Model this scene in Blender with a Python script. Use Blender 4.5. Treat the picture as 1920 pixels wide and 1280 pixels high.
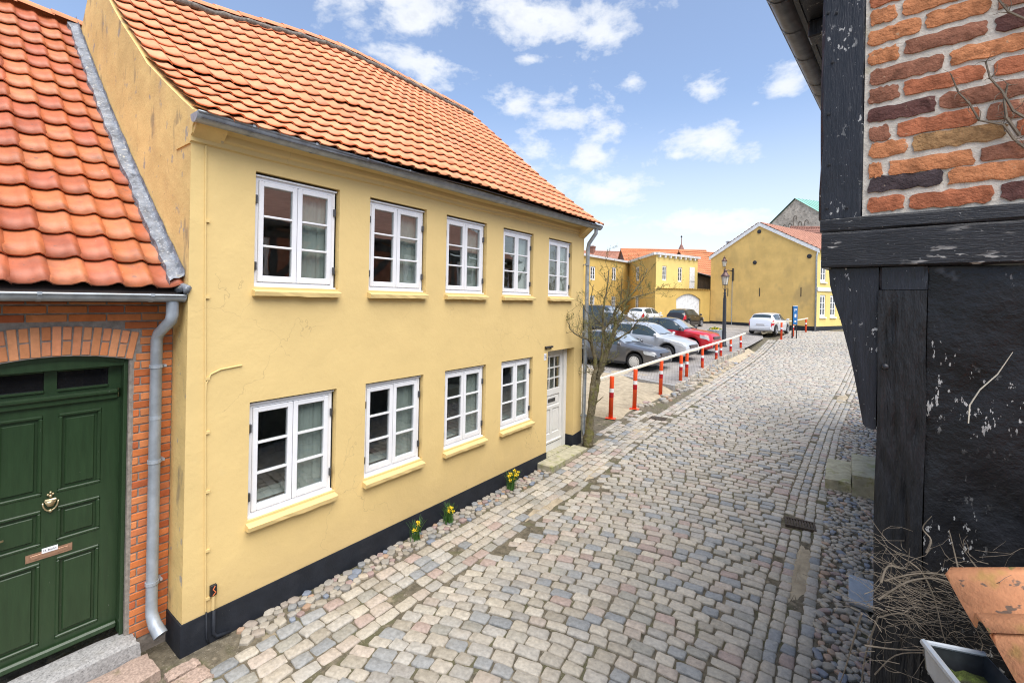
import bpy, math, random
import numpy as np
from mathutils import Matrix, Vector

sc = bpy.context.scene
for o in list(bpy.data.objects):
    bpy.data.objects.remove(o)
rng = random.Random(7)
R = math.radians

# ------------------------------------------------------------------ camera
YAW, ROLL, CAMZ = R(-36.601), R(1.125), 3.25
_r = Vector((math.cos(YAW), -math.sin(YAW), 0)); _w = Vector((math.sin(YAW), math.cos(YAW), 0)); _u = Vector((0, 0, 1))
cr = _r * math.cos(ROLL) + _u * math.sin(ROLL)
cu = -_r * math.sin(ROLL) + _u * math.cos(ROLL)
cam = bpy.data.cameras.new('camera')
cam.sensor_width = 36.0; cam.lens = 850 / 1920 * 36; cam.shift_y = -79.2 / 1920
cam.clip_start = 0.05; cam.clip_end = 3000
cam_o = bpy.data.objects.new('camera', cam)
cam_o.matrix_world = Matrix(((cr.x, cu.x, -_w.x, 0), (cr.y, cu.y, -_w.y, 0), (cr.z, cu.z, -_w.z, CAMZ), (0, 0, 0, 1)))
sc.collection.objects.link(cam_o); sc.camera = cam_o

# ------------------------------------------------------------------ sun and sky
SUN_EL, SUN_AZ = R(62), R(114)            # azimuth clockwise from +Y
sun = bpy.data.lights.new('sun', 'SUN'); sun.energy = 2.2; sun.angle = R(62); sun.color = (1, .95, .87)
sun_o = bpy.data.objects.new('sun', sun); sc.collection.objects.link(sun_o)
sd = Vector((math.sin(SUN_AZ) * math.cos(SUN_EL), math.cos(SUN_AZ) * math.cos(SUN_EL), math.sin(SUN_EL)))
sun_o.rotation_euler = sd.to_track_quat('Z', 'Y').to_euler()
sun_o.location = sd * 60
sc.cycles.filter_width = 1.1; sc.cycles.max_bounces = 6; sc.cycles.diffuse_bounces = 3; sc.cycles.glossy_bounces = 3; sc.cycles.transparent_max_bounces = 8; sc.cycles.caustics_reflective = False; sc.cycles.caustics_refractive = False
sc.view_settings.view_transform = 'Standard'; sc.view_settings.look = 'None'
sc.view_settings.exposure = 1.53; sc.view_settings.gamma = 1.0; sc.view_settings.use_curve_mapping = False

def nd(t, kind, ins=None, **at):
    n = t.nodes.new(kind)
    for k, v in at.items(): setattr(n, k, v)
    for k, v in (ins or {}).items():
        s = n.inputs[k]
        if isinstance(v, bpy.types.NodeSocket): t.links.new(v, s)
        else: s.default_value = v
    return n
def mth(t, op, a, b=None, c=None, clamp=False):
    n = nd(t, 'ShaderNodeMath', {0: a}, operation=op); n.use_clamp = clamp
    for i, v in ((1, b), (2, c)):
        if v is None: continue
        if isinstance(v, bpy.types.NodeSocket): t.links.new(v, n.inputs[i])
        else: n.inputs[i].default_value = v
    return n.outputs[0]
def mixc(t, fac, a, b, bt='MIX'):
    n = nd(t, 'ShaderNodeMix', None, data_type='RGBA', blend_type=bt)
    for i, v in ((0, fac), (6, a), (7, b)):
        if isinstance(v, bpy.types.NodeSocket): t.links.new(v, n.inputs[i])
        elif i and len(v) == 3: n.inputs[i].default_value = (*v, 1)
        else: n.inputs[i].default_value = v
    return n.outputs[2]
def ramp(t, fac, stops, interp='LINEAR'):
    n = nd(t, 'ShaderNodeValToRGB', {0: fac}); e = n.color_ramp; e.interpolation = interp
    while len(e.elements) < len(stops): e.elements.new(1)
    for el, (p, c) in zip(e.elements, stops):
        el.position = p; el.color = (*c, 1) if len(c) == 3 else c
    return n.outputs[0]
def sstep(t, v, a, b):
    n = nd(t, 'ShaderNodeMapRange', {0: v, 1: a, 2: b, 3: 0., 4: 1.}, interpolation_type='SMOOTHSTEP'); return n.outputs[0]

world = bpy.data.worlds.new('World'); sc.world = world; world.use_nodes = True
t = world.node_tree; t.nodes.clear()
sky = nd(t, 'ShaderNodeTexSky', None, sky_type='NISHITA', sun_disc=False, sun_elevation=SUN_EL, sun_rotation=SUN_AZ)
sky.air_density = 1.0; sky.dust_density = 0.6; sky.ozone_density = 1.6
tc = nd(t, 'ShaderNodeTexCoord'); D = tc.outputs['Generated']
sep = nd(t, 'ShaderNodeSeparateXYZ', {0: D}); dx, dy, dz = sep.outputs
az = mth(t, 'ARCTAN2', dx, dy); el = mth(t, 'ARCSINE', dz)
# cloud field: a drifting deck plus the larger cumulus masses, all in sky directions
zc = mth(t, 'ADD', mth(t, 'MAXIMUM', dz, 0.0), 0.16)
pv = nd(t, 'ShaderNodeCombineXYZ', {0: mth(t, 'DIVIDE', dx, zc), 1: mth(t, 'DIVIDE', dy, zc), 2: 0.0}).outputs[0]
n_deck = nd(t, 'ShaderNodeTexNoise', {'Vector': pv, 'Scale': 1.15, 'Detail': 5.0, 'Roughness': .56, 'Distortion': .25}).outputs[0]
ae = nd(t, 'ShaderNodeCombineXYZ', {0: mth(t, 'MULTIPLY', az, 1.0), 1: mth(t, 'MULTIPLY', el, 1.7), 2: 0.3}).outputs[0]
n_big = nd(t, 'ShaderNodeTexNoise', {'Vector': ae, 'Scale': 7.5, 'Detail': 6.0, 'Roughness': .6, 'Distortion': .3}).outputs[0]
n_fin = nd(t, 'ShaderNodeTexNoise', {'Vector': ae, 'Scale': 26.0, 'Detail': 4.0, 'Roughness': .62}).outputs[0]
blobs = [(-0.989,0.55,0.09,0.05),(-0.859,0.545,0.185,0.045),(-0.627,0.555,0.208,0.046),(-0.453,0.528,0.07,0.04),(-0.835,0.468,0.116,0.032),(-0.614,0.486,0.026,0.011),
 (-0.647,0.401,0.064,0.035),(-0.53,0.386,0.103,0.04),(-0.426,0.357,0.088,0.03),(-0.598,0.325,0.093,0.036),(-0.47,0.307,0.051,0.021),(-0.392,0.439,0.03,0.017),
 (-0.241,0.409,0.044,0.028),(-0.101,0.392,0.046,0.03),(-0.154,0.372,0.014,0.009),(-0.234,0.317,0.078,0.036),(-0.295,0.297,0.056,0.021),(-0.457,0.232,0.11,0.028),
 (-0.261,0.162,0.16,0.024),(-0.1,0.147,0.1,0.018),(-0.62,0.17,0.12,0.025),(0.25,0.40,0.15,0.05),(0.6,0.5,0.2,0.07),(-2.0,0.42,0.2,0.06),(1.3,0.35,0.25,0.06),(2.2,0.5,0.25,0.08),(-2.4,0.45,0.28,0.07)]
aev = nd(t, 'ShaderNodeCombineXYZ', {0: az, 1: el, 2: 0.0}).outputs[0]
msk = None
for a0, e0, ra, re in blobs:
    q = nd(t, 'ShaderNodeVectorMath', {0: aev, 1: (1 / ra, 1 / re, 0), 2: (-a0 / ra, -e0 / re, 0)}, operation='MULTIPLY_ADD').outputs[0]
    d = nd(t, 'ShaderNodeVectorMath', {0: q}, operation='LENGTH').outputs['Value']
    msk = d if msk is None else mth(t, 'MINIMUM', msk, d)
msk = mth(t, 'SUBTRACT', 1.25, msk)
msk = mth(t, 'MAXIMUM', msk, -0.9)
dens = mth(t, 'ADD', mth(t, 'MULTIPLY', msk, .55), mth(t, 'ADD', mth(t, 'MULTIPLY', mth(t, 'SUBTRACT', n_big, .5), 2.3), mth(t, 'MULTIPLY', mth(t, 'SUBTRACT', n_fin, .5), .9)))
c1 = mth(t, 'MULTIPLY', sstep(t, dens, -.05, .85), .9)
c2 = mth(t, 'MULTIPLY', sstep(t, n_deck, .60, .80), .35)
cov = mth(t, 'MAXIMUM', mth(t, 'MAXIMUM', c1, c2), .11)
hz = mth(t, 'MULTIPLY', sstep(t, el, .42, .0), .72)                 # whitish summer haze low over the roofs
cov = mth(t, 'SUBTRACT', 1.0, mth(t, 'MULTIPLY', mth(t, 'SUBTRACT', 1.0, cov), mth(t, 'SUBTRACT', 1.0, hz)))
shade = sstep(t, mth(t, 'ADD', dens, mth(t, 'MULTIPLY', mth(t, 'SUBTRACT', n_fin, .5), 1.2)), .35, 1.5)
ccol = mixc(t, shade, (7.6, 7.75, 7.9), (6.2, 6.45, 6.8))
skyc = mixc(t, 1.0, sky.outputs[0], (1.42, 1.50, 1.60), 'MULTIPLY')
fin = mixc(t, cov, skyc, ccol)
bg = nd(t, 'ShaderNodeBackground', {0: fin, 1: 0.05})
world.cycles.sampling_method = 'MANUAL'; world.cycles.sample_map_resolution = 256
wo = nd(t, 'ShaderNodeOutputWorld', {0: bg.outputs[0]})

# ------------------------------------------------------------------ mesh helpers
COL = sc.collection
WM = {}
ID = Matrix.Identity(4)
def TR(x, y, z, rz=0, s=None):
    m = Matrix.Translation((x, y, z)) @ Matrix.Rotation(rz, 4, 'Z')
    if s: m = m @ Matrix.Diagonal((*s, 1))
    return m
def put(name, mesh, M=ID, parent=None):
    o = bpy.data.objects.new(name, mesh); COL.objects.link(o)
    if parent is not None:
        o.parent = parent; o.matrix_parent_inverse = WM[parent].inverted()
    o.matrix_basis = M; WM[o] = M.copy()
    return o
def tag(o, label=None, cat=None, group=None, kind=None):
    for k, v in (('label', label), ('category', cat), ('group', group), ('kind', kind)):
        if v: o[k] = v
    return o
def thing(name, label, cat, M=ID, group=None):
    o = put(name, None, M); o.empty_display_size = .2
    return tag(o, label, cat, group)
class MB:
    def __init__(s): s.v = []; s.f = []; s.r = []; s.m = []
    def add(s, vs, fs, rnd=0.0, mi=0, M=None):
        n = len(s.v)
        if M is not None: vs = [tuple(M @ Vector(p)) for p in vs]
        s.v.extend(tuple(p) for p in vs); s.f.extend(tuple(i + n for i in f) for f in fs)
        s.r.extend([rnd] * len(fs)); s.m.extend([mi] * len(fs)); return s
    def box(s, a, b, rnd=0.0, mi=0, M=None, bev=0):
        (x0, y0, z0), (x1, y1, z1) = a, b
        if x0 > x1: x0, x1 = x1, x0
        if y0 > y1: y0, y1 = y1, y0
        if z0 > z1: z0, z1 = z1, z0
        if bev <= 0:
            vs = [(x, y, z) for z in (z0, z1) for y in (y0, y1) for x in (x0, x1)]
            fs = [(0, 2, 3, 1), (4, 5, 7, 6), (0, 1, 5, 4), (2, 6, 7, 3), (0, 4, 6, 2), (1, 3, 7, 5)]
            return s.add(vs, fs, rnd, mi, M)
        b_ = min(bev, (x1 - x0) * .45, (y1 - y0) * .45, (z1 - z0) * .45)
        vs = []; idx = {}
        c = ((x0, x1), (y0, y1), (z0, z1))
        for i in (0, 1):
            for j in (0, 1):
                for k in (0, 1):
                    p = [c[0][i], c[1][j], c[2][k]]; sg = [1 - 2 * i, 1 - 2 * j, 1 - 2 * k]
                    for ax in range(3):
                        q = [p[q_] + (b_ * sg[q_] if q_ != ax else 0) for q_ in range(3)]
                        idx[i, j, k, ax] = len(vs); vs.append(tuple(q))
        g = lambda i, j, k, a_: idx[i, j, k, a_]
        fs = [(g(0,0,0,0), g(0,0,1,0), g(0,1,1,0), g(0,1,0,0)), (g(1,0,0,0), g(1,1,0,0), g(1,1,1,0), g(1,0,1,0)),
              (g(0,0,0,1), g(1,0,0,1), g(1,0,1,1), g(0,0,1,1)), (g(0,1,0,1), g(0,1,1,1), g(1,1,1,1), g(1,1,0,1)),
              (g(0,0,0,2), g(0,1,0,2), g(1,1,0,2), g(1,0,0,2)), (g(0,0,1,2), g(1,0,1,2), g(1,1,1,2), g(0,1,1,2))]
        for i in (0, 1):
            for j in (0, 1):
                fs.append((g(i,j,0,0), g(i,j,1,0), g(i,j,1,1), g(i,j,0,1)))
                fs.append((g(i,0,j,0), g(i,1,j,0), g(i,1,j,2), g(i,0,j,2)))
                fs.append((g(0,i,j,1), g(1,i,j,1), g(1,i,j,2), g(0,i,j,2)))
                for k in (0, 1): fs.append((g(i,j,k,0), g(i,j,k,1), g(i,j,k,2)))
        return s.add(vs, fs, rnd, mi, M)
    def tube(s, pts, rad, n=6, cap=True, rnd=0.0, mi=0, M=None, a0=0.0):
        pts = [Vector(p) for p in pts]
        if not hasattr(rad, '__len__'): rad = [rad] * len(pts)
        vs = []; fs = []; pn = None
        for i, p in enumerate(pts):
            d = (pts[min(i + 1, len(pts) - 1)] - pts[max(i - 1, 0)])
            d = d.normalized() if d.length > 1e-9 else Vector((0, 0, 1))
            if pn is None:
                h = Vector((0, 0, 1)) if abs(d.z) < .9 else Vector((1, 0, 0)); a = d.cross(h).normalized()
            else:
                a = pn - d * pn.dot(d); a = a.normalized() if a.length > 1e-6 else d.orthogonal().normalized()
            pn = a; b = d.cross(a)
            for k in range(n):
                th = a0 + 2 * math.pi * k / n
                vs.append(p + (a * math.cos(th) + b * math.sin(th)) * rad[i])
        for i in range(len(pts) - 1):
            for k in range(n):
                k2 = (k + 1) % n
                fs.append((i * n + k, i * n + k2, (i + 1) * n + k2, (i + 1) * n + k))
        if cap:
            fs.append(tuple(range(n - 1, -1, -1))); fs.append(tuple((len(pts) - 1) * n + k for k in range(n)))
        return s.add(vs, fs, rnd, mi, M)
    def lathe(s, prof, n=16, M=None, rnd=0.0, mi=0, cap=True):
        vs = [(r * math.cos(2 * math.pi * k / n), r * math.sin(2 * math.pi * k / n), z) for r, z in prof for k in range(n)]
        fs = []
        for i in range(len(prof) - 1):
            for k in range(n):
                k2 = (k + 1) % n; fs.append((i * n + k, i * n + k2, (i + 1) * n + k2, (i + 1) * n + k))
        if cap:
            if prof[0][0] > 1e-5: fs.append(tuple(range(n - 1, -1, -1)))
            if prof[-1][0] > 1e-5: fs.append(tuple((len(prof) - 1) * n + k for k in range(n)))
        return s.add(vs, fs, rnd, mi, M)
    def prism(s, poly, f0, f1, rnd=0.0, mi=0, M=None):
        """poly: 2-D points; f0/f1 turn a 2-D point into the near / far 3-D point"""
        n = len(poly); vs = [f0(p) for p in poly] + [f1(p) for p in poly]
        fs = [tuple(range(n)), tuple(range(2 * n - 1, n - 1, -1))]
        for k in range(n): k2 = (k + 1) % n; fs.append((k, k + n, k2 + n, k2))
        return s.add(vs, fs, rnd, mi, M)
    def grid(s, P, rnd=0.0, mi=0, M=None, flip=False):
        h, w = len(P), len(P[0]); vs = [p for row in P for p in row]; fs = []
        for i in range(h - 1):
            for j in range(w - 1):
                q = (i * w + j, i * w + j + 1, (i + 1) * w + j + 1, (i + 1) * w + j)
                fs.append(q[::-1] if flip else q)
        return s.add(vs, fs, rnd, mi, M)
    def mesh(s, name, mats, smooth=False, org=None):
        me = bpy.data.meshes.new(name)
        v = s.v if org is None else [(p[0] - org[0], p[1] - org[1], p[2] - org[2]) for p in s.v]
        me.from_pydata(v, [], s.f)
        if not isinstance(mats, (list, tuple)): mats = [mats]
        for m in mats: me.materials.append(m)
        if any(s.m): me.polygons.foreach_set('material_index', s.m)
        if any(s.r):
            at = me.attributes.new('rnd', 'FLOAT', 'FACE'); at.data.foreach_set('value', s.r)
        if smooth: me.polygons.foreach_set('use_smooth', [True] * len(s.f))
        me.update(); return me
    def build(s, name, mats, parent=None, smooth=False, org=None, M=None):
        me = s.mesh(name, mats, smooth, org)
        if M is None: M = Matrix.Translation(org) if org is not None else ID
        return put(name, me, M, parent)
def autosmooth(o, deg=35):
    me = o.data; me.polygons.foreach_set('use_smooth', [True] * len(me.polygons))
    try: me.set_sharp_from_angle(angle=R(deg))
    except Exception: pass
    return o
def nump(name, V, F, mats, rnd=None, smooth=False):
    me = bpy.data.meshes.new(name)
    V = np.asarray(V, np.float32); F = np.asarray(F, np.int32); k = F.shape[1]
    me.vertices.add(len(V)); me.vertices.foreach_set('co', V.ravel())
    me.loops.add(F.size); me.loops.foreach_set('vertex_index', F.ravel())
    me.polygons.add(len(F)); me.polygons.foreach_set('loop_start', np.arange(0, F.size, k, dtype=np.int32))
    if not isinstance(mats, (list, tuple)): mats = [mats]
    for m in mats: me.materials.append(m)
    if rnd is not None:
        at = me.attributes.new('rnd', 'FLOAT', 'FACE'); at.data.foreach_set('value', np.asarray(rnd, np.float32))
    if smooth: me.polygons.foreach_set('use_smooth', np.ones(len(F), bool))
    me.update(calc_edges=True); me.validate(); return me
def text_mesh(s, name, size, mat, depth=.001, align='CENTER'):
    cu_ = bpy.data.curves.new(name, 'FONT'); cu_.body = s; cu_.size = size; cu_.extrude = depth; cu_.align_x = align; cu_.align_y = 'CENTER'
    ob = bpy.data.objects.new(name, cu_); me = bpy.data.meshes.new_from_object(ob)
    me.materials.clear(); me.materials.append(mat)
    bpy.data.objects.remove(ob); return me

# ------------------------------------------------------------------ materials
def M_(name, col=None, *, splash=None, cracks=None, var=None, lo=.8, hi=1.15, nsc=6., det=5., rough=.75, rvar=0.0, bump=0., bsc=60., bump2=0., bsc2=4., spec=.35, metal=0.,
       flecks=(), stretch=None, hue=0., coat=0., emit=None, vmix=1.0, grain=None):
    m = bpy.data.materials.new(name); m.use_nodes = True; t = m.node_tree; t.nodes.clear()
    pos = nd(t, 'ShaderNodeNewGeometry').outputs['Position']
    oi = nd(t, 'ShaderNodeObjectInfo').outputs['Random']
    at = nd(t, 'ShaderNodeAttribute', None, attribute_name='rnd').outputs['Fac']
    rv = mth(t, 'FRACT', mth(t, 'ADD', oi, at))
    vec = pos
    if stretch: vec = nd(t, 'ShaderNodeVectorMath', {0: pos, 1: stretch}, operation='MULTIPLY').outputs[0]
    base = None
    if var:
        k = len(var); base = ramp(t, rv, [(i / k, c) for i, c in enumerate(var)], 'CONSTANT')
        if col is not None and vmix < 1: base = mixc(t, vmix, col, base)
    else: base = nd(t, 'ShaderNodeRGB').outputs[0]; base.default_value = (*col, 1)
    rv2 = mth(t, 'FRACT', mth(t, 'MULTIPLY', rv, 17.31))
    if var:
        vv = mth(t, 'ADD', mth(t, 'MULTIPLY', rv2, .2), .9); base = mixc(t, 1.0, base, nd(t, 'ShaderNodeCombineColor', {0: vv, 1: vv, 2: vv}).outputs[0], 'MULTIPLY')
    n1 = nd(t, 'ShaderNodeTexNoise', {'Vector': vec, 'Scale': nsc, 'Detail': min(det, 5.), 'Roughness': .6}).outputs[0]
    g = nd(t, 'ShaderNodeMapRange', {0: n1, 1: .3, 2: .7, 3: lo, 4: hi}).outputs[0]
    colr = mixc(t, 1.0, base, nd(t, 'ShaderNodeCombineColor', {0: g, 1: g, 2: g}).outputs[0], 'MULTIPLY')
    for fl in flecks:            # (scale, lo, hi, colour, stretch or None, strength)
        fv = pos
        if len(fl) > 4 and fl[4]: fv = nd(t, 'ShaderNodeVectorMath', {0: pos, 1: fl[4]}, operation='MULTIPLY').outputs[0]
        fn = nd(t, 'ShaderNodeTexNoise', {'Vector': fv, 'Scale': fl[0], 'Detail': 3., 'Roughness': .65}).outputs[0]
        fac = sstep(t, fn, fl[1], fl[2])
        if len(fl) > 5: fac = mth(t, 'MULTIPLY', fac, fl[5])
        if len(fl) > 6:
            cn = nd(t, 'ShaderNodeTexNoise', {'Vector': pos, 'Scale': fl[6], 'Detail': 2.}).outputs[0]; fac = mth(t, 'MULTIPLY', fac, sstep(t, cn, .48, .62))
        colr = mixc(t, fac, colr, fl[3])
    if splash:                  # dirt thrown up from the street: (z full, z none, colour, strength)
        zz = nd(t, 'ShaderNodeSeparateXYZ', {0: pos}).outputs[2]
        sn = nd(t, 'ShaderNodeTexNoise', {'Vector': pos, 'Scale': 5., 'Detail': 4.}).outputs[0]
        sf = mth(t, 'MULTIPLY', sstep(t, mth(t, 'ADD', zz, mth(t, 'MULTIPLY', mth(t, 'SUBTRACT', sn, .5), .5)), splash[1], splash[0]), splash[3])
        colr = mixc(t, sf, colr, splash[2])
    if cracks:                  # hairline cracks: (scale, width, colour)
        wn = nd(t, 'ShaderNodeTexNoise', {'Vector': pos, 'Scale': 3., 'Detail': 4.})
        wv = nd(t, 'ShaderNodeVectorMath', {0: wn.outputs['Color'], 1: (.5, .5, .5), 2: pos}, operation='MULTIPLY_ADD').outputs[0]
        vo = nd(t, 'ShaderNodeTexVoronoi', {'Vector': wv, 'Scale': cracks[0]}, feature='DISTANCE_TO_EDGE').outputs['Distance']
        mk = nd(t, 'ShaderNodeTexNoise', {'Vector': pos, 'Scale': 1.1, 'Detail': 2.}).outputs[0]
        cf = mth(t, 'MULTIPLY', sstep(t, vo, cracks[1], 0.0), mth(t, 'MULTIPLY', sstep(t, mk, .53, .60), .55))
        colr = mixc(t, cf, colr, cracks[2])
    p = nd(t, 'ShaderNodeBsdfPrincipled', {'Base Color': colr, 'Roughness': rough, 'Metallic': metal, 'Specular IOR Level': spec})
    if rvar:
        rr = nd(t, 'ShaderNodeMapRange', {0: n1, 1: .3, 2: .7, 3: rough - rvar, 4: rough + rvar}); t.links.new(rr.outputs[0], p.inputs['Roughness'])
    if coat: p.inputs['Coat Weight'].default_value = coat; p.inputs['Coat Roughness'].default_value = .06
    nrm = None
    if bump:
        bn = nd(t, 'ShaderNodeTexNoise', {'Vector': vec, 'Scale': bsc, 'Detail': 3., 'Roughness': .65}).outputs[0]
        nrm = nd(t, 'ShaderNodeBump', {'Strength': 1.0, 'Distance': bump, 'Height': bn}).outputs[0]
    if bump2:
        bn = nd(t, 'ShaderNodeTexNoise', {'Vector': pos, 'Scale': bsc2, 'Detail': 3., 'Roughness': .5}).outputs[0]
        b2 = nd(t, 'ShaderNodeBump', {'Strength': 1.0, 'Distance': bump2, 'Height': bn})
        if nrm: t.links.new(nrm, b2.inputs['Normal'])
        nrm = b2.outputs[0]
    if nrm: t.links.new(nrm, p.inputs['Normal'])
    if emit: p.inputs['Emission Color'].default_value = (*emit[0], 1); p.inputs['Emission Strength'].default_value = emit[1]
    nd(t, 'ShaderNodeOutputMaterial', {0: p.outputs[0]}); m['_p'] = 1
    return m
def glass_mat(name, tint=(.88, .91, .90), ior=1.85, rough=.0, wav=0.0006):
    m = bpy.data.materials.new(name); m.use_nodes = True; t = m.node_tree; t.nodes.clear()
    pos = nd(t, 'ShaderNodeNewGeometry').outputs['Position']
    nz = nd(t, 'ShaderNodeTexNoise', {'Vector': pos, 'Scale': 5., 'Detail': 1.}).outputs[0]
    bm = nd(t, 'ShaderNodeBump', {'Strength': 1., 'Distance': wav, 'Height': nz}).outputs[0]
    fc_ = nd(t, 'ShaderNodeLayerWeight', {'Blend': .5, 'Normal': bm}).outputs['Facing']
    fr = mth(t, 'ADD', .11, mth(t, 'MULTIPLY', .89, mth(t, 'POWER', fc_, 4.0)))
    tr = nd(t, 'ShaderNodeBsdfTransparent', {0: (*tint, 1)}); gl = nd(t, 'ShaderNodeBsdfGlossy', {0: (1, 1, 1, 1), 'Roughness': rough, 'Normal': bm})
    mx = nd(t, 'ShaderNodeMixShader', {0: fr, 1: tr.outputs[0], 2: gl.outputs[0]})
    nd(t, 'ShaderNodeOutputMaterial', {0: mx.outputs[0]}); return m

mt = {}
mt['plaster'] = M_('yellow_plaster', (.72, .53, .232), splash=(.25, .85, (.52, .38, .20), .30), cracks=(.9, .0035, (.42, .30, .15)), lo=.96, hi=1.03, nsc=1.3, det=8, rough=.8, bump=.0022, bsc=26, bump2=.012, bsc2=2.6, spec=.25,
    flecks=[(2.6, .58, .8, (.66, .475, .205), (1, 1, .5), .25), (9., .64, .75, (.74, .565, .275), None, .25)])
mt['plaster_old'] = M_('weathered_yellow_plaster', (.78, .565, .235), lo=.82, hi=1.1, nsc=1.6, det=8, rough=.85, bump=.004, bsc=30, bump2=.02, bsc2=2.5, spec=.2,
    flecks=[(2.2, .56, .74, (.60, .42, .19), (1, 1, .35), .6), (4., .58, .70, (.30, .235, .15), (1, 1, .4), .7), (9., .62, .70, (.36, .33, .29), (1, 1, .6), .85), (30., .66, .72, (.16, .13, .10), None, .6)])
mt['plinth'] = M_('black_plinth_paint', (.016, .019, .026), lo=.8, hi=1.3, nsc=6, rough=.62, bump=.002, bsc=50, spec=.3, flecks=[(30., .70, .76, (.10, .10, .10), None, .6), (3., .55, .8, (.035, .036, .04), None, .5)])
mt['white'] = M_('white_window_paint', (.80, .80, .82), lo=.95, hi=1.03, rough=.38, spec=.45)
mt['door_white'] = M_('offwhite_door_paint', (.70, .69, .66), lo=.93, hi=1.05, nsc=3, rough=.45, spec=.4)
mt['glass'] = glass_mat('window_glass')
mt['dark_glass'] = M_('dark_transom_glass', (.012, .012, .013), rough=.03, spec=.7)
mt['iron'] = M_('grey_iron', (.12, .12, .125), rough=.45, metal=.7)
mt['black_iron'] = M_('black_cast_iron', (.022, .022, .026), rough=.4, spec=.5)
mt['zinc'] = M_('weathered_zinc', (.34, .37, .40), lo=.75, hi=1.3, nsc=9, rough=.5, rvar=.1, metal=.35, spec=.5, flecks=[(22., .6, .75, (.30, .31, .32), (1, 1, .3), .5), (4., .55, .75, (.22, .24, .265), None, .5)])
mt['zinc_light'] = M_('light_zinc_pipe', (.36, .40, .45), lo=.8, hi=1.2, nsc=9, rough=.45, metal=.3, spec=.5, flecks=[(15., .62, .75, (.18, .20, .24), (1, 1, .25), .5)])
TILE = [(.66, .262, .132), (.68, .278, .142), (.64, .248, .122), (.69, .29, .152), (.66, .268, .138), (.67, .255, .13), (.63, .258, .14), (.68, .272, .132)]
mt['tile'] = M_('clay_pantile', None, var=TILE, lo=.88, hi=1.1, nsc=9, rough=.72, bump=.0012, bsc=90, spec=.3, flecks=[(3.2, .62, .78, (.50, .27, .20), None, .3)])
TILE2 = [(.52, .155, .06), (.56, .18, .075), (.47, .13, .05), (.58, .20, .085), (.50, .14, .065), (.44, .12, .055), (.55, .165, .06)]
TILE2 = [tuple(q * .86 for q in c) for c in TILE2]
mt['tile2'] = M_('glossy_red_pantile', None, var=TILE2, lo=.78, hi=1.15, nsc=8, rough=.48, bump=.0012, bsc=80, spec=.45, flecks=[(14., .64, .72, (.10, .075, .06), None, .55), (30., .70, .74, (.5, .45, .4), None, .6), (5., .54, .72, (.27, .105, .06), None, .6)])
mt['under'] = M_('dark_roof_underlay', (.05, .035, .03), rough=.9)
mt['mortar_dark'] = M_('mossy_ridge_mortar', (.16, .14, .12), lo=.5, hi=1.4, nsc=20, rough=.95, bump=.01, bsc=40, flecks=[(16., .58, .68, (.05, .05, .035), None, .8)])
BR1 = [(.55, .165, .05), (.58, .19, .065), (.50, .14, .045), (.60, .215, .08), (.46, .12, .045), (.54, .175, .07)]
mt['brick'] = M_('orange_facing_brick', None, var=BR1, lo=.82, hi=1.12, nsc=14, rough=.8, bump=.002, bsc=70, spec=.25, flecks=[(20., .66, .74, (.22, .08, .04), None, .5)])
BR1b = [(.66, .265, .115), (.70, .30, .14), (.62, .225, .09), (.68, .27, .13)]
mt['brick_arch'] = M_('pale_orange_arch_brick', None, var=BR1b, lo=.86, hi=1.1, nsc=14, rough=.8, bump=.002, bsc=70, spec=.25)
mt['mortar_grey'] = M_('grey_mortar', (.27, .235, .205), lo=.7, hi=1.25, nsc=25, rough=.95, bump=.004, bsc=60)
mt['mortar_pale'] = M_('pale_lime_mortar', (.66, .60, .51), lo=.82, hi=1.12, nsc=22, rough=.95, bump=.004, bsc=70, flecks=[(9., .6, .72, (.42, .37, .24), None, .5)])
mt['green'] = M_('dark_green_door_paint', (.022, .047, .019), lo=.85, hi=1.2, nsc=5, rough=.34, spec=.5, bump=.0006, bsc=30, stretch=(6, 6, .6), flecks=[(34., .73, .77, (.30, .32, .28), None, .55)])
mt['brass'] = M_('tarnished_brass', (.62, .50, .30), lo=.8, hi=1.2, rough=.35, metal=.8)
mt['copper'] = M_('copper_plate', (.45, .27, .18), lo=.8, hi=1.2, nsc=30, rough=.4, metal=.6)
mt['lead'] = M_('lead_flashing', (.20, .215, .24), lo=.5, hi=1.6, nsc=9, rough=.5, metal=.3, bump=.01, bsc=24, flecks=[(14., .6, .68, (.55, .52, .42), None, .7), (7., .58, .7, (.07, .075, .085), None, .9), (32., .58, .66, (.50, .50, .50), None, .7)])
mt['granite'] = M_('grey_granite', (.34, .335, .33), lo=.6, hi=1.3, nsc=55, det=8, rough=.85, bump=.004, bsc=70, flecks=[(60., .62, .68, (.07, .07, .075), None, .7), (3., .55, .75, (.22, .20, .15), None, .4)])
mt['granite_red'] = M_('reddish_granite', (.36, .27, .22), lo=.6, hi=1.3, nsc=55, det=8, rough=.88, bump=.004, bsc=60, flecks=[(6., .56, .7, (.13, .12, .05), None, .5)])
mt['sandstone'] = M_('mossy_step_stone', (.40, .37, .26), lo=.75, hi=1.2, nsc=9, rough=.9, bump=.004, bsc=50, flecks=[(5., .52, .68, (.24, .25, .08), None, .7), (14., .62, .72, (.14, .12, .08), None, .6)])
STONE = [(.36, .34, .31), (.41, .375, .33), (.31, .30, .29), (.44, .41, .365), (.33, .33, .335), (.40, .335, .30), (.35, .34, .33), (.43, .395, .335), (.275, .287, .303), (.39, .325, .295), (.47, .44, .395), (.32, .295, .255), (.36, .36, .36), (.235, .25, .272), (.40, .36, .325), (.345, .275, .255), (.38, .365, .33), (.29, .285, .265), (.42, .39, .345), (.34, .315, .28)]
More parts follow.
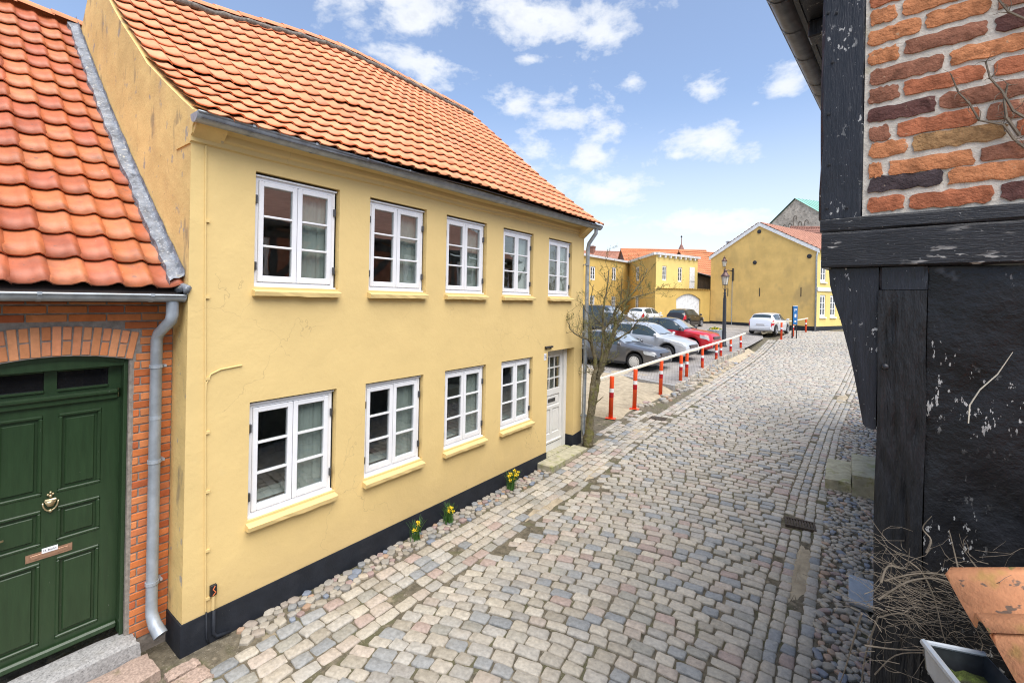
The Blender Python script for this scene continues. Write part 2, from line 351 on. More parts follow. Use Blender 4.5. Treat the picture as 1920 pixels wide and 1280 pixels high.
STONE = [tuple(.55 * a_ + .45 * b_ for a_, b_ in zip(c, (.375, .352, .315))) if sum(c) > .9 else c for c in STONE]
STONE = [(c[0] * 1.03, c[1], c[2] * .93) for c in STONE]
mt['cobble'] = M_('granite_setts', None, var=STONE, lo=.74, hi=1.2, nsc=28, det=8, rough=.55, rvar=.12, bump=.004, bsc=55, spec=.45, flecks=[(75., .64, .7, (.10, .10, .105), None, .45), (60., .66, .72, (.55, .53, .5), None, .35), (2.2, .58, .76, (.38, .32, .24), None, .3)])
mt['pebble'] = M_('field_pebbles', None, var=[tuple(q * .82 for q in c) for c in STONE[:12]] + [(.38, .26, .18), (.42, .36, .28), (.20, .225, .27), (.30, .22, .20)], lo=.8, hi=1.15, nsc=22, rough=.68, bump=.0015, bsc=70, spec=.35, flecks=[(40., .66, .72, (.12, .12, .12), None, .4)])
mt['pebble_shade_lift'] = M_('shade_lifted_verge_pebbles', None, var=STONE[:12] + [(.42, .30, .22), (.44, .38, .30), (.24, .26, .30), (.36, .27, .24)], lo=.8, hi=1.15, nsc=22, rough=.68, bump=.0015, bsc=70, spec=.35, flecks=[(40., .66, .72, (.12, .12, .12), None, .4)])  # lighter copy of the pebble colours, offsetting the house's shade on the verge
mt['soil'] = M_('sandy_joint_soil', (.15, .13, .095), lo=.55, hi=1.3, nsc=14, det=9, rough=.97, bump=.012, bsc=60, spec=.1, flecks=[(2.4, .5, .62, (.11, .11, .055), None, .6), (40., .62, .68, (.34, .30, .245), None, .6), (4.5, .58, .70, (.34, .285, .205), None, .7)])
mt['sand'] = M_('loose_sand', (.40, .335, .24), lo=.72, hi=1.15, nsc=5, det=9, rough=.97, bump=.03, bsc=9, spec=.1, flecks=[(5.5, .58, .70, (.30, .25, .175), (1, .5, 1), .6), (40., .64, .7, (.36, .31, .23), None, .6)])
mt['tar'] = M_('black_tarred_timber', (.0125, .014, .0195), lo=.6, hi=1.6, nsc=14, rough=.42, rvar=.08, spec=.45, bump=.0025, bsc=40, stretch=(5, 5, .6), flecks=[(52., .61, .64, (.52, .51, .49), (1, 1, .5), .9, 7.), (90., .69, .73, (.36, .35, .34), None, .8)])
mt['tar_beam'] = M_('black_tarred_beam', (.0155, .016, .019), lo=.6, hi=1.5, nsc=14, rough=.42, spec=.45, bump=.0025, bsc=40, stretch=(.6, .6, 6), flecks=[(30., .58, .62, (.46, .44, .41), (.4, .4, 1.8), .85, 6.), (80., .69, .73, (.36, .35, .34), None, .7)])
mt['tar_char'] = M_('cracked_black_post', (.009, .0095, .0115), lo=.5, hi=1.9, nsc=16, rough=.42, spec=.45, bump=.007, bsc=24, stretch=(3.2, 3.2, .5))
mt['tar_wall'] = M_('black_rough_plaster', (.008, .0083, .0102), lo=.6, hi=1.7, nsc=8, rough=.42, rvar=.1, spec=.38, bump=.004, bsc=40, bump2=.008, bsc2=9, flecks=[(60., .61, .64, (.52, .50, .47), (1, 1, .4), .9, 5.), (6., .66, .72, (.10, .105, .12), None, .8), (7., .70, .74, (.12, .125, .13), None, .7)])
BR2 = [(.46, .155, .07), (.20, .075, .05), (.60, .225, .085), (.34, .115, .06), (.085, .06, .06), (.55, .185, .075), (.30, .165, .08), (.41, .125, .065), (.56, .25, .10), (.25, .11, .065)]
OLD_BRICK = {}
for nm, c in dict(red=(.46, .16, .08), orange=(.58, .235, .105), brown=(.30, .13, .08), black=(.07, .052, .055), dark=(.14, .065, .055), ochre=(.40, .23, .105)).items():
    OLD_BRICK[nm] = M_('old_brick_' + nm, c, lo=.6, hi=1.3, nsc=20, det=8, rough=.92, bump=.007, bsc=55, spec=.2, flecks=[(14., .58, .70, tuple(x * .45 for x in c), None, .7), (40., .66, .72, (.45, .36, .24), None, .5)])
mt['wood_bare'] = M_('bare_pale_wood', (.74, .68, .54), lo=.88, hi=1.08, nsc=12, rough=.7, stretch=(6, .6, 6))
mt['orange'] = M_('orange_plastic', (.80, .085, .018), lo=.9, hi=1.1, nsc=4, rough=.4, spec=.4)
mt['refl_white'] = M_('white_reflective_band', (.78, .78, .80), rough=.35)
mt['refl_red'] = M_('red_reflective_band', (.42, .012, .018), rough=.35)
mt['bark'] = M_('mossy_bark', (.16, .135, .085), lo=.5, hi=1.4, nsc=14, rough=.95, bump=.03, bsc=22, spec=.15, flecks=[(7., .5, .64, (.17, .165, .045), (1, 1, .6), .7), (22., .6, .7, (.32, .30, .22), None, .5)])
mt['twig'] = M_('bare_twigs', (.15, .125, .075), lo=.7, hi=1.3, nsc=20, rough=.9, spec=.15)
mt['bud'] = M_('opening_leaf_buds', (.20, .20, .07), lo=.8, hi=1.2, rough=.7)
mt['vine'] = M_('dry_vine_stems', (.20, .165, .125), lo=.6, hi=1.3, nsc=30, rough=.9, spec=.15)
mt['leaf'] = M_('daffodil_leaf', (.06, .15, .03), lo=.8, hi=1.3, nsc=20, rough=.55)
mt['petal'] = M_('yellow_petal', (.80, .60, .03), rough=.6)
mt['rubber'] = M_('tyre_rubber', (.018, .018, .019), rough=.8)
mt['plastic_black'] = M_('black_plastic', (.018, .018, .02), rough=.5)
mt['room'] = M_('room_walls', (.62, .63, .60), rough=.9)
mt['curtain'] = M_('pale_grey_green_curtain', (.44, .475, .44), rough=.9, lo=.95, hi=1.05)
mt['niche'] = M_('painted_window_niche', (.6, .66, .64), rough=.7, lo=.97, hi=1.03)
mt['stucco_far'] = M_('ochre_plaster_far', (.76, .51, .18), lo=.85, hi=1.08, nsc=.9, det=8, rough=.85, spec=.2, bump2=.03, bsc2=1.2, flecks=[(.75, .52, .72, (.56, .385, .15), (1, 1, .45), .6), (.5, .58, .72, (.42, .30, .14), (1, 1, .7), .6), (3., .62, .74, (.50, .36, .17), (1, 1, .3), .5)])
mt['stucco_gold'] = M_('golden_plaster_far', (.66, .45, .14), lo=.9, hi=1.06, nsc=1.2, rough=.85, spec=.2, flecks=[(.9, .55, .72, (.48, .31, .10), (1, 1, .5), .5)])
mt['stucco_sun_tint'] = M_('sun_tinted_yellow_plaster_far', (.78, .60, .22), lo=.93, hi=1.05, nsc=1.2, rough=.85, spec=.2)  # sunlight put into the colour: lighter plaster for far walls facing the sun
mt['far_white'] = M_('white_trim_far', (.80, .80, .80), rough=.6)
mt['far_glass'] = M_('dark_far_panes', (.05, .06, .07), rough=.08, spec=.6)
mt['roof_far'] = M_('far_red_roof', (.40, .20, .14), lo=.8, hi=1.15, nsc=2, rough=.8)
# ------------------------------------------------------------------ terrain
SKY_ = [-50, 7, 9, 11, 16, 20, 25, 28, 33, 36, 45, 60, 200]; SKZ_ = [0, 0, .10, .2, .3, .38, .5, .62, .98, 1.12, 1.3, 1.6, 3]
LY_ = [10, 12, 17, 20, 23, 28, 33, 37, 45, 60, 200]; LZ_ = [.40, .42, .5, .66, .83, .93, 1.06, 1.25, 1.4, 1.7, 3.2]
def sY(y): return np.interp(y, SKY_, SKZ_)
def lotZ(y): return np.interp(y, LY_, LZ_)
XL = -3.65
def xgl(y): return np.interp(y, [-5, 4.3, 9, 13.5, 20, 25, 32, 45], [-.72, -.72, -.74, -.60, -.2, .05, .6, 2.0])      # left edge of right gutter
def xgr(y): return xgl(y) + np.interp(y, [0, 12, 20], [.51, .50, .48])
def crown(x, y):
    c = (x - (XL + xgl(y)) / 2) / ((xgl(y) - XL) / 2)
    return .11 * np.clip(1 - c * c, 0, 1) * np.interp(y, [10, 26], [1, .5])
def G(x, y): return sY(y) + crown(x, y)
LOT = [(-4.62, 15.45), (-8.6, 16.75), (-30, 22.5), (-30, 60), (-9, 60), (-4.35, 33.0), (-4.35, 27.2), (-4.72, 20.8)]
def inpoly(x, y, P):
    c = False; n = len(P)
    for i in range(n):
        (x0, y0), (x1, y1) = P[i], P[i - 1]
        if (y0 > y) != (y1 > y) and x < (x1 - x0) * (y - y0) / (y1 - y0) + x0: c = not c
    return c

def make_ground():
    xs = np.concatenate([[-600, -200, -80, -40, -20, -12, -9, -7], np.arange(-6, 2.01, .25), [3, 5, 8, 14, 30, 80, 200, 600]])
    ys = np.concatenate([[-300, -80, -20, -6], np.arange(-3, 46.01, .5), [50, 60, 80, 120, 200, 400, 900]])
    P = []
    for y in ys:
        P.append([(x, y, float(G(np.float64(x), y)) - .022 - (.12 if (x < -4.9 and y > 15) else 0)) for x in xs])
    mb = MB(); mb.grid(P)
    o = mb.build('ground', mt['soil'], smooth=True); tag(o, kind='structure'); return o
make_ground()

def road_sheet(name, mat, x0, x1, ya, yb, dy, dz, nx=6):
    P = []
    for y in np.arange(ya, yb + dy * .5, dy):
        a, b = x0(y), x1(y); P.append([(a + (b - a) * k / nx, y, float(G(np.float64(a + (b - a) * k / nx), y)) + dz) for k in range(nx + 1)])
    mb = MB(); mb.grid(P); o = mb.build(name, mat, smooth=True); tag(o, kind='structure'); return o

# --- unit stones: top at z=0, plan about 1 x 1 (scaled per piece)
def unit_stone(seed, rnd=.0, ht=.5):
    r = random.Random(seed); n = 10
    ang = [(-.5, -.38), (-.42, -.5), (0, -.5), (.42, -.5), (.5, -.38), (.5, .38), (.42, .5), (0, .5), (-.42, .5), (-.5, .38)]
    pts = []
    for x, y in ang:
        l = math.hypot(x, y); c = (x / l * .52, y / l * .52)
        pts.append((x + (c[0] - x) * rnd + r.uniform(-.05, .05), y + (c[1] - y) * rnd + r.uniform(-.06, .06)))
    tx, ty = r.uniform(-.06, .06), r.uniform(-.06, .06)
    v = []; f = []
    for s_, z in ((1.0, -1.0), (1.0, -.26), (.965, -.10), (.87, -.02)):
        for x, y in pts: v.append((x * s_, y * s_, z + (x * tx + y * ty if z > -.9 else 0)))
    v.append((r.uniform(-.1, .1), r.uniform(-.1, .1), .04))
    for k in range(3):
        for i in range(n): j = (i + 1) % n; f.append((k * n + i, k * n + j, (k + 1) * n + j, (k + 1) * n + i))
    for i in range(n): f.append((3 * n + i, 3 * n + (i + 1) % n, 4 * n))
    return v, f
def tri(f):
    o = []
    for q in f: o.append((q[0], q[1], q[2])); 
    return o
def tris(fs):
    out = []
    for q in fs:
        for k in range(1, len(q) - 1): out.append((q[0], q[k], q[k + 1]))
    return np.array(out, np.int32)
STV = [unit_stone(i) for i in range(10)]
PBV = [unit_stone(50 + i, rnd=.85) for i in range(8)]
stone_me = {}
def stone_meshes(kind, mat):
    key = (kind, mat.name)
    if key not in stone_me:
        lst = []
        for v, f in (STV if kind == 'sett' else PBV):
            mb = MB(); mb.add(v, f); lst.append(mb.mesh(kind, mat, smooth=True))
        stone_me[key] = lst
    return stone_me[key]
CAMP = np.array([0, 0, CAMZ])
def lay(parent, name, kind, mat, items, nbig, bulk):
    """items: (x,y,z,rz,sx,sy,sz,variant); the nbig that show largest become objects, the rest one mesh"""
    def size(it):
        d = np.array(it[:3]) - CAMP; dep = d[0] * _w.x + d[1] * _w.y
        if dep < .5: return 0
        u = 960 + 850 * (d[0] * cr.x + d[1] * cr.y + d[2] * cr.z) / dep; v = 560.8 - 850 * (d[0] * cu.x + d[1] * cu.y + d[2] * cu.z) / dep
        vis = -40 < u < 1960 and -40 < v < 1320
        return (it[4] * it[5]) / dep ** 3 if vis else 0
    items = sorted(items, key=size, reverse=True)
    mes = stone_meshes(kind, mat); V = STV if kind == 'sett' else PBV
    for it in items[:nbig]:
        x, y, z, rz, sx, sy, sz, k = it
        put(name, mes[k % len(mes)], TR(x, y, z, rz, (sx, sy, sz)), parent)
    rest = items[nbig:]
    if rest:
        VV = []; FF = []; RR = []; n = 0
        base = [(np.array(v), tris(f)) for v, f in V]
        for i, (x, y, z, rz, sx, sy, sz, k) in enumerate(rest):
            v, f = base[k % len(base)]; c, s_ = math.cos(rz), math.sin(rz)
            p = v * (sx, sy, sz); q = np.stack([p[:, 0] * c - p[:, 1] * s_ + x, p[:, 0] * s_ + p[:, 1] * c + y, p[:, 2] + z], 1)
            VV.append(q); FF.append(f + n); n += len(v); RR.append(np.full(len(f), rng.random()))
        o = put(bulk, nump(bulk, np.concatenate(VV), np.concatenate(FF), mat, np.concatenate(RR), smooth=True), ID, parent)
        tag(o, kind='stuff')

# carriageway: bonded rows across the street, skewed a little and bowed
def gen_carriage():
    it = []; pit = .158; t = -2.6
    while t < 42:
        y0 = t; pit = rng.uniform(.124, .150)
        x = XL + rng.uniform(0, .07) + .01
        lim = float(xgl(t + .3)) + .0
        while x < lim - .03:
            l = rng.uniform(.155, .24)
            if lim - x - l < .10: l = min(lim - x, .30)
            xm = x + l / 2; q = (xm + 2.2) / 1.5
            y = t + .24 * (xm + 2.2) + .13 * (1 - q * q)
            dirt = math.exp(-((xm + 3.55) / .16) ** 2) * (.8 if 4.6 < y < 8.2 else .1)
            if rng.random() > dirt * .3:
                z = float(G(np.float64(xm), y)) + rng.uniform(-.004, .006) - dirt * .012
                it.append((xm, y + rng.uniform(-.006, .006), z, .235 + rng.uniform(-.035, .035) - .17 * q, l - rng.uniform(.006, .015), pit - rng.uniform(.013, .021), .07, rng.randrange(10)))
            x += l
        t += pit
    return it
street = road_sheet('street', mt['soil'], lambda y: XL, lambda y: float(xgl(y)), -3, 46, .5, -.020, 8)
lay(street, 'cobblestone', 'sett', mt['cobble'], gen_carriage(), 300, 'cobblestones')

def gen_rows(xa, xb, n, ya, yb, lmin, lmax, skip=None):
    it = []
    for k in range(n):
        y = ya + rng.uniform(0, .2)
        while y < yb:
            l = rng.uniform(lmin, lmax); ym = y + l / 2; a, b = float(xa(ym)), float(xb(ym)); wd = (b - a) / n
            xm = a + wd * (k + .5)
            sl = (float(xa(ym + .3)) - float(xa(ym - .3))) / .6
            if not (skip and rng.random() < skip(xm, ym)):
                it.append((xm + rng.uniform(-.006, .006), ym, float(G(np.float64(xm), ym)) + rng.uniform(-.006, .006), math.pi / 2 - sl + rng.uniform(-.06, .06), l - rng.uniform(.007, .016), wd - rng.uniform(.010, .018), .07, rng.randrange(10)))
            y += l
    return it
# right gutter rows
def skR(x, y):
    s_ = .02
    if 5.7 < y < 7.4 and x > -.52 and x < -.38: s_ = .85
    if 17 < y < 18.6 and -.3 < x < .05: s_ = .8
    if abs(y - 7.88) < .2 and abs(x + .52) < .18: s_ = 1
    return s_
gut_r = road_sheet('gutter_strip', mt['soil'], lambda y: float(xgl(y)), lambda y: float(xgr(y)), -3, 46, .5, -.018, 3)
lay(gut_r, 'gutter_stone', 'sett', mt['cobble'], gen_rows(xgl, xgr, 4, 1.5, 40, .13, .2, skR), 150, 'gutter_stones')
# left pavement rows and the crossing strip past the house
def skL(x, y): return .25 if (5.0 < y < 8.6 and x > -3.90 + rng.uniform(-.1, .1)) else (.06 if x > -3.85 else .02)
pav_l = road_sheet('pavement', mt['soil'], lambda y: -4.76 if y < 9.2 else -4.72, lambda y: XL, -3, 34, .5, -.016, 4)
pv = gen_rows(lambda y: np.float64(-4.40), lambda y: np.float64(XL), 5, -1.5, 9.6, .17, .25, skL)
pv += gen_rows(lambda y: np.float64(-4.72), lambda y: np.float64(XL), 7, 9.6, 12.2, .14, .2, lambda x, y: .5 if (x < -4.4 and y > 10.9) or (x > -4.0 and y > 11) else .06)
pv += gen_rows(lambda y: np.float64(-4.1), lambda y: np.float64(XL), 3, 12.2, 33, .13, .2, lambda x, y: .05)
lay(pav_l, 'paving_sett', 'sett', mt['cobble'], pv, 300, 'paving_setts')
def sand_patch(cx, cy, rx, ry, seed):
    r = random.Random(seed); P = []; n = 26; ph = [r.uniform(0, 6.28) for _ in range(4)]
    for k in range(6):
        row = []
        for i in range(n + 1):
            a = 2 * math.pi * (i % n) / n; q = (k / 5) * (1 + .22 * math.sin(2 * a + ph[0]) + .09 * math.sin(5 * a + ph[1]) + .05 * math.sin(9 * a + ph[2]))
            x, y = cx + rx * q * math.cos(a), cy + ry * q * math.sin(a); row.append((x, y, float(G(np.float64(x), y)) - .005 - .016 * (k / 5) ** 2 + r.uniform(-.004, .004)))
        P.append(row)
    mb = MB(); mb.grid(P, flip=False); o = mb.build('sand_patch', mt['sand'], smooth=True); tag(o, kind='structure')
for a_ in ((-.45, 6.55, .14, .9, 1), (-.12, 17.8, .16, .8, 2), (-3.78, 6.1, .12, .8, 3), (-3.80, 7.9, .13, .75, 4), (-3.95, 10.6, .22, .6, 5), (-4.35, 9.35, .22, .25, 6)): sand_patch(*a_)
def scatter(x0f, x1f, ya, yb, smin, smax, n, gap=.86):
    pts = []; cell = {}
    for _ in range(n):
        y = rng.uniform(ya, yb); x = rng.uniform(float(x0f(y)), float(x1f(y))); s_ = rng.uniform(smin, smax); ok = True
        cx, cy = int(x / .15 + 1000), int(y / .15 + 1000)
        for i in (-1, 0, 1):
            for j in (-1, 0, 1):
                for (px, py, ps) in cell.get((cx + i, cy + j), ()):
                    if math.hypot(px - x, py - y) < (ps + s_) * .5 * gap: ok = False
        if ok: pts.append((x, y, s_)); cell.setdefault((cx, cy), []).append((x, y, s_))
    return pts
def pebbles(pts, el=1.45, ht=.05):
    out = []
    for x, y, s_ in pts:
        e = rng.uniform(1.0, el)
        out.append((x, y, float(G(np.float64(x), y)) + rng.uniform(-.002, .008) + s_ * .12, rng.uniform(0, 3.14), s_ * math.sqrt(e), s_ / math.sqrt(e), s_ * .5, rng.randrange(8)))
    return out
lp = scatter(lambda y: -4.71, lambda y: -4.43, 1.95, 7.35, .06, .125, 12000)
lay(pav_l, 'pebble', 'pebble', mt['pebble'], pebbles(lp), 300, 'pebbles')
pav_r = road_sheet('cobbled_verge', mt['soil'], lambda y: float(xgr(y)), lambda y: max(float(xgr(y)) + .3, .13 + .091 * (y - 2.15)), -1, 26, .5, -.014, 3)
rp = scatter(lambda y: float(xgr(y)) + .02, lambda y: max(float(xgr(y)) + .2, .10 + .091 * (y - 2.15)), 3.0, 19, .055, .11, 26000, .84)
lay(pav_r, 'verge_pebble', 'pebble', mt['pebble_shade_lift'], pebbles(rp, 1.9), 300, 'verge_pebbles')

# parking area: raised sheet of small pavers, sand patch and dug-out edge
def lot_mat():
    m = bpy.data.materials.new('lot_pavers'); m.use_nodes = True; t = m.node_tree; t.nodes.clear()
    pos = nd(t, 'ShaderNodeNewGeometry').outputs['Position']
    mp = nd(t, 'ShaderNodeMapping', {'Vector': pos, 'Rotation': (0, 0, R(-17))}).outputs[0]
    br = nd(t, 'ShaderNodeTexBrick', {'Vector': mp, 'Color1': (.36, .335, .31, 1), 'Color2': (.27, .25, .235, 1), 'Mortar': (.15, .13, .105, 1), 'Scale': 1.0, 'Mortar Size': .009, 'Brick Width': .21, 'Row Height': .11})
    nz = nd(t, 'ShaderNodeTexNoise', {'Vector': pos, 'Scale': 1.3, 'Detail': 6.}).outputs[0]
    g = nd(t, 'ShaderNodeMapRange', {0: nz, 1: .3, 2: .7, 3: .75, 4: 1.2}).outputs[0]
    c = mixc(t, 1., br.outputs[0], nd(t, 'ShaderNodeCombineColor', {0: g, 1: g, 2: g}).outputs[0], 'MULTIPLY')
    bm = nd(t, 'ShaderNodeBump', {'Strength': 1., 'Distance': .012, 'Height': br.outputs['Fac']}, invert=True).outputs[0]
    p = nd(t, 'ShaderNodeBsdfPrincipled', {'Base Color': c, 'Roughness': .75, 'Normal': bm}); nd(t, 'ShaderNodeOutputMaterial', {0: p.outputs[0]}); return m
def make_lot():
    mb = MB(); xs = np.arange(-30, -4.0, .5); ys = np.arange(15, 60.1, .5)
    # clipped grid: columns between the polygon's left and right limits at each y
    def rng_x(y):
        xr = np.interp(y, [15.45, 20.8, 27.2, 33, 60], [-4.62, -4.72, -4.35, -4.35, -9.0])
        xl = -30 if y > 22.5 else np.interp(y, [15.45, 16.75, 22.5], [-4.62, -8.6, -30])
        return xl, xr
    P = []
    for y in list(np.arange(15.45, 22.5, .35)) + list(np.arange(22.5, 60, 1.5)):
        a, b = rng_x(y); P.append([(a + (b - a) * k / 12, y, float(lotZ(y))) for k in range(13)])
    mb.grid(P)
    o = mb.build('parking_lot', lot_mat(), smooth=True); tag(o, kind='structure')
    # edge stones: long kerb along the sand, upright setts along the trench
    ks = MB()
    pts = [(-4.62, 15.45), (-5.7, 15.80), (-6.75, 16.15), (-7.8, 16.49), (-8.6, 16.75), (-9.8, 17.07)]
    for (x0, y0), (x1, y1) in zip(pts, pts[1:]):
        b_ = MB(); L = math.hypot(x1 - x0, y1 - y0); b_.box((0, -.06, -.3), (L - .012, .06, .012), bev=.012)
        b_.build('kerb_stone', mt['granite'], o, M=TR(x0, y0, float(lotZ(y0)), math.atan2(y1 - y0, x1 - x0)))
    ume = MB().box((-.055, -.05, -.33), (.055, .05, .0), bev=.014).mesh('upright_sett', mt['cobble'])
    y = 15.5
    while y < 26.4:
        x = float(np.interp(y, [15.45, 20.8, 27.2], [-4.60, -4.70, -4.33]))
        put('upright_sett', ume, TR(x + rng.uniform(-.02, .02), y, float(lotZ(y)) + rng.uniform(-.03, .03), rng.uniform(-.3, .3), (1, 1.0, rng.uniform(.9, 1.1))), o)
        y += .118
    return o
lot = make_lot()
def make_sand():
    mb = MB(); P = []
    for y in np.arange(10.9, 16.8, .12):
        a = -9.0; b = np.interp(y, [10.9, 12, 14, 16.8], [-4.55, -4.62, -4.6, -4.45]); row = []
        for k in range(31):
            x = a + (b - a) * k / 30
            z = float(sY(y)) + .05 + .05 * math.sin(x * 2.3 + y) * math.sin(y * 1.9) + .03 * math.sin(5 * x + 3 * y) - .10 * max(0, (x + 4.95) / .4) + min(.13, max(0, (-4.9 - x)) * .09)
            z -= .16 * max(0, (11.25 - y) / .35) ** 1.0
            row.append((x, y, z))
        P.append(row)
    mb.grid(P); o = mb.build('sand_bed', mt['sand'], smooth=True); tag(o, kind='structure')
    mb = MB(); P = []
    for y in np.arange(16.6, 28.0, .15):
        row = []
        x0 = float(np.interp(y, [15.45, 20.8, 27.2, 28], [-4.66, -4.76, -4.40, -4.4]))
        for k in range(9):
            x = x0 + k * .085
            tt_ = k / 8; z_e = float(lotZ(y)) - .13; row.append((x, y, max(float(sY(y)) - .02, z_e + (float(sY(y)) - .03 - z_e) * tt_ * 1.6) + .03 * math.sin(9 * x + 4 * y) * math.sin(3.7 * y)))
        P.append(row)
    mb.grid(P); o2 = mb.build('trench_bed', mt['sand'], smooth=True); tag(o2, kind='structure')
    rub = []
    for _ in range(240):
        y = 12.5 + 14.6 * rng.random(); x = float(np.interp(y, [12, 15.45, 20.8, 27.2], [-4.7, -4.45, -4.5, -4.2])) + rng.gauss(0, .12); s_ = rng.uniform(.06, .2)
        rub.append((x, y, max(float(sY(y)), float(sY(y)) + (float(lotZ(y)) - .13 - float(sY(y))) * max(0, 1 - (x + 4.7) / .4) if y > 15.4 else 0) + .01 + s_ * .25, rng.uniform(0, 3.1), s_ * 1.25, s_ * .9, s_ * .75, rng.randrange(8)))
    lay(o2, 'loose_stone', 'pebble', mt['pebble'], rub, 240, 'loose_stones')
make_sand()
# fan of setts heaped at the right rear of the trench is left to the rows; two iron drain grates
def grate(x, y, rz, label):
    z = float(G(np.float64(x), y))
    o = thing('drain_grate', label, 'drain', TR(x, y, z, rz), 'iron street drains')
    f = MB(); 
    for a, b in (((-.19, -.14), (.19, -.115)), ((-.19, .115), (.19, .14)), ((-.19, -.115), (-.165, .115)), ((.165, -.115), (.19, .115))): f.box((*a, -.05), (*b, .014), M=None)
    put('frame', f.mesh('frame', mt['grate']), WM[o], o)
    me = MB().box((-.011, -.115, -.04), (.011, .115, .008)).mesh('bar', mt['grate'])
    for k in range(9): put('bar', me, WM[o] @ TR(-.14 + k * .035, 0, 0), o)
    pit = MB().box((-.165, -.115, -.06), (.165, .115, -.045)); put('pit', pit.mesh('pit', mt['plastic_black']), WM[o], o)
mt['grate'] = M_('rusty_iron_grate', (.085, .065, .05), lo=.6, hi=1.4, nsc=30, rough=.8, metal=.2)
grate(-.52, 7.88, R(8), 'rusty iron drain grate among the right gutter stones')
grate(-3.95, 11.8, R(4), 'small rusty drain grate near the orange posts')
# ------------------------------------------------------------------ walls with openings
def wall_grid(mb, P, us, vs, ops, depth, mi=0, back=True):
    """P(u,v,d) -> 3-D; faces except where an opening covers them, plus reveals of given depth"""
    us = sorted(set(list(us) + [q for o in ops for q in o[:2]])); vs = sorted(set(list(vs) + [q for o in ops for q in o[2:4]]))
    for i in range(len(us) - 1):
        for j in range(len(vs) - 1):
            a, b, c, d = us[i], us[i + 1], vs[j], vs[j + 1]; m = ((a + b) / 2, (c + d) / 2)
            if any(o[0] < m[0] < o[1] and o[2] < m[1] < o[3] for o in ops): continue
            mb.add([P(a, c, 0), P(b, c, 0), P(b, d, 0), P(a, d, 0)], [(0, 1, 2, 3)], mi=mi)
    for o in ops:
        a, b, c, d = o[:4]; dp = o[4] if len(o) > 4 else depth
        for q in ((a, c, b, c), (b, c, b, d), (b, d, a, d), (a, d, a, c)):
            mb.add([P(q[0], q[1], 0), P(q[0], q[1], dp), P(q[2], q[3], dp), P(q[2], q[3], 0)], [(0, 1, 2, 3)], mi=mi)

def window_mesh(W, H, rows=3, fr=.038, st=.052, bar=.024, name='window'):
    """two casements; local: x across, z up, front at y=0 (outside is -y)"""
    mb = MB()
    mb.box((0, 0, 0), (fr, .09, H)); mb.box((W - fr, 0, 0), (W, .09, H)); mb.box((fr, 0, H - fr), (W - fr, .09, H)); mb.box((fr, 0, 0), (W - fr, .09, fr))
    mb.box((-.012, -.022, H - .004), (W + .012, .02, H + .012)); mb.box((-.01, -.03, -.018), (W + .01, .05, .006))
    half = (W - 2 * fr) / 2; panes = []
    for k in (0, 1):
        x0 = fr + k * half + (.003 if k == 0 else .003); x1 = fr + (k + 1) * half - .003; z0 = fr + .004; z1 = H - fr - .004
        y0, y1 = -.012, .04
        mb.box((x0, y0, z0), (x0 + st, y1, z1), bev=.006); mb.box((x1 - st, y0, z0), (x1, y1, z1), bev=.006)
        mb.box((x0 + st, y0, z1 - st), (x1 - st, y1, z1), bev=.006); mb.box((x0 + st, y0, z0), (x1 - st, y1, z0 + st * 1.25), bev=.006)
        a, b, c, d = x0 + st, x1 - st, z0 + st * 1.25, z1 - st
        for r_ in range(rows):
            c0 = c + (d - c) * r_ / rows; d0 = c + (d - c) * (r_ + 1) / rows
            if r_: mb.box((a, y0 + .004, c0 - bar / 2), (b, y1 - .005, c0 + bar / 2), bev=.005)
            panes.append((a + .001, c0 + (bar / 2 if r_ else 0), b - .001, d0 - (bar / 2 if r_ < rows - 1 else 0)))
    return mb, panes
def pane_mesh(p, mat, y=.014):
    mb = MB(); a, c, b, d = p; mb.box((a, y, c), (b, y + .006, d)); return mb.mesh('pane', mat)

# ------------------------------------------------------------------ yellow house
FX = -4.75; HY0, HY1 = 1.53, 9.05
house = thing('yellow_house', 'yellow plastered two storey house with orange tiled roof and white windows', 'house', TR(FX, HY0, 0))
UW = [(2.099, .886), (3.441, .895), (4.766, .882), (6.130, .882), (7.596, .888)]; UZ = (3.334, 1.106)
LW = [(2.082, .910), (3.426, .904), (4.793, .900), (6.141, .920)]; LZ = (1.011, 1.134)
CORN = 4.62
ops = [(y - .012, y + w + .03, UZ[0] - .01, UZ[0] + UZ[1] + .035) for y, w in UW] + [(y - .012, y + w + .03, LZ[0] - .01, LZ[0] + LZ[1] + .03) for y, w in LW]
DOOR = (7.616, 8.695, .0, 2.235, .26)
def PT(y): return float(np.interp(y, [1.5, 7.6, 9.1], [.278, .245, .37]))
mb = MB()
wall_grid(mb, lambda u, v, d: (FX - d, u, v), [HY0, HY1], [-.2, CORN + .1], ops + [DOOR[:4] + (.26,)], .075)
wall = mb.build('front_wall', mt['plaster'], house)
# plinth: proud of the wall, dropping with the street, stops at the door
mb = MB()
for a, b in ((HY0 - .014, DOOR[0]), (DOOR[1], HY1 + .01)):
    mb.prism([(a, -.25), (b, -.25), (b, PT(b)), (a, PT(a))], lambda p: (FX + .014, p[0], p[1]), lambda p: (FX - .1, p[0], p[1]))
mb.box((FX - .24, DOOR[1] - .001, -.2), (FX + .013, DOOR[1] - .012, PT(8.7)))
mb.box((FX - .45, HY0 - .014, -.2), (FX - .1, HY0 + .05, .275))
mb.build('plinth', mt['plinth'], house)
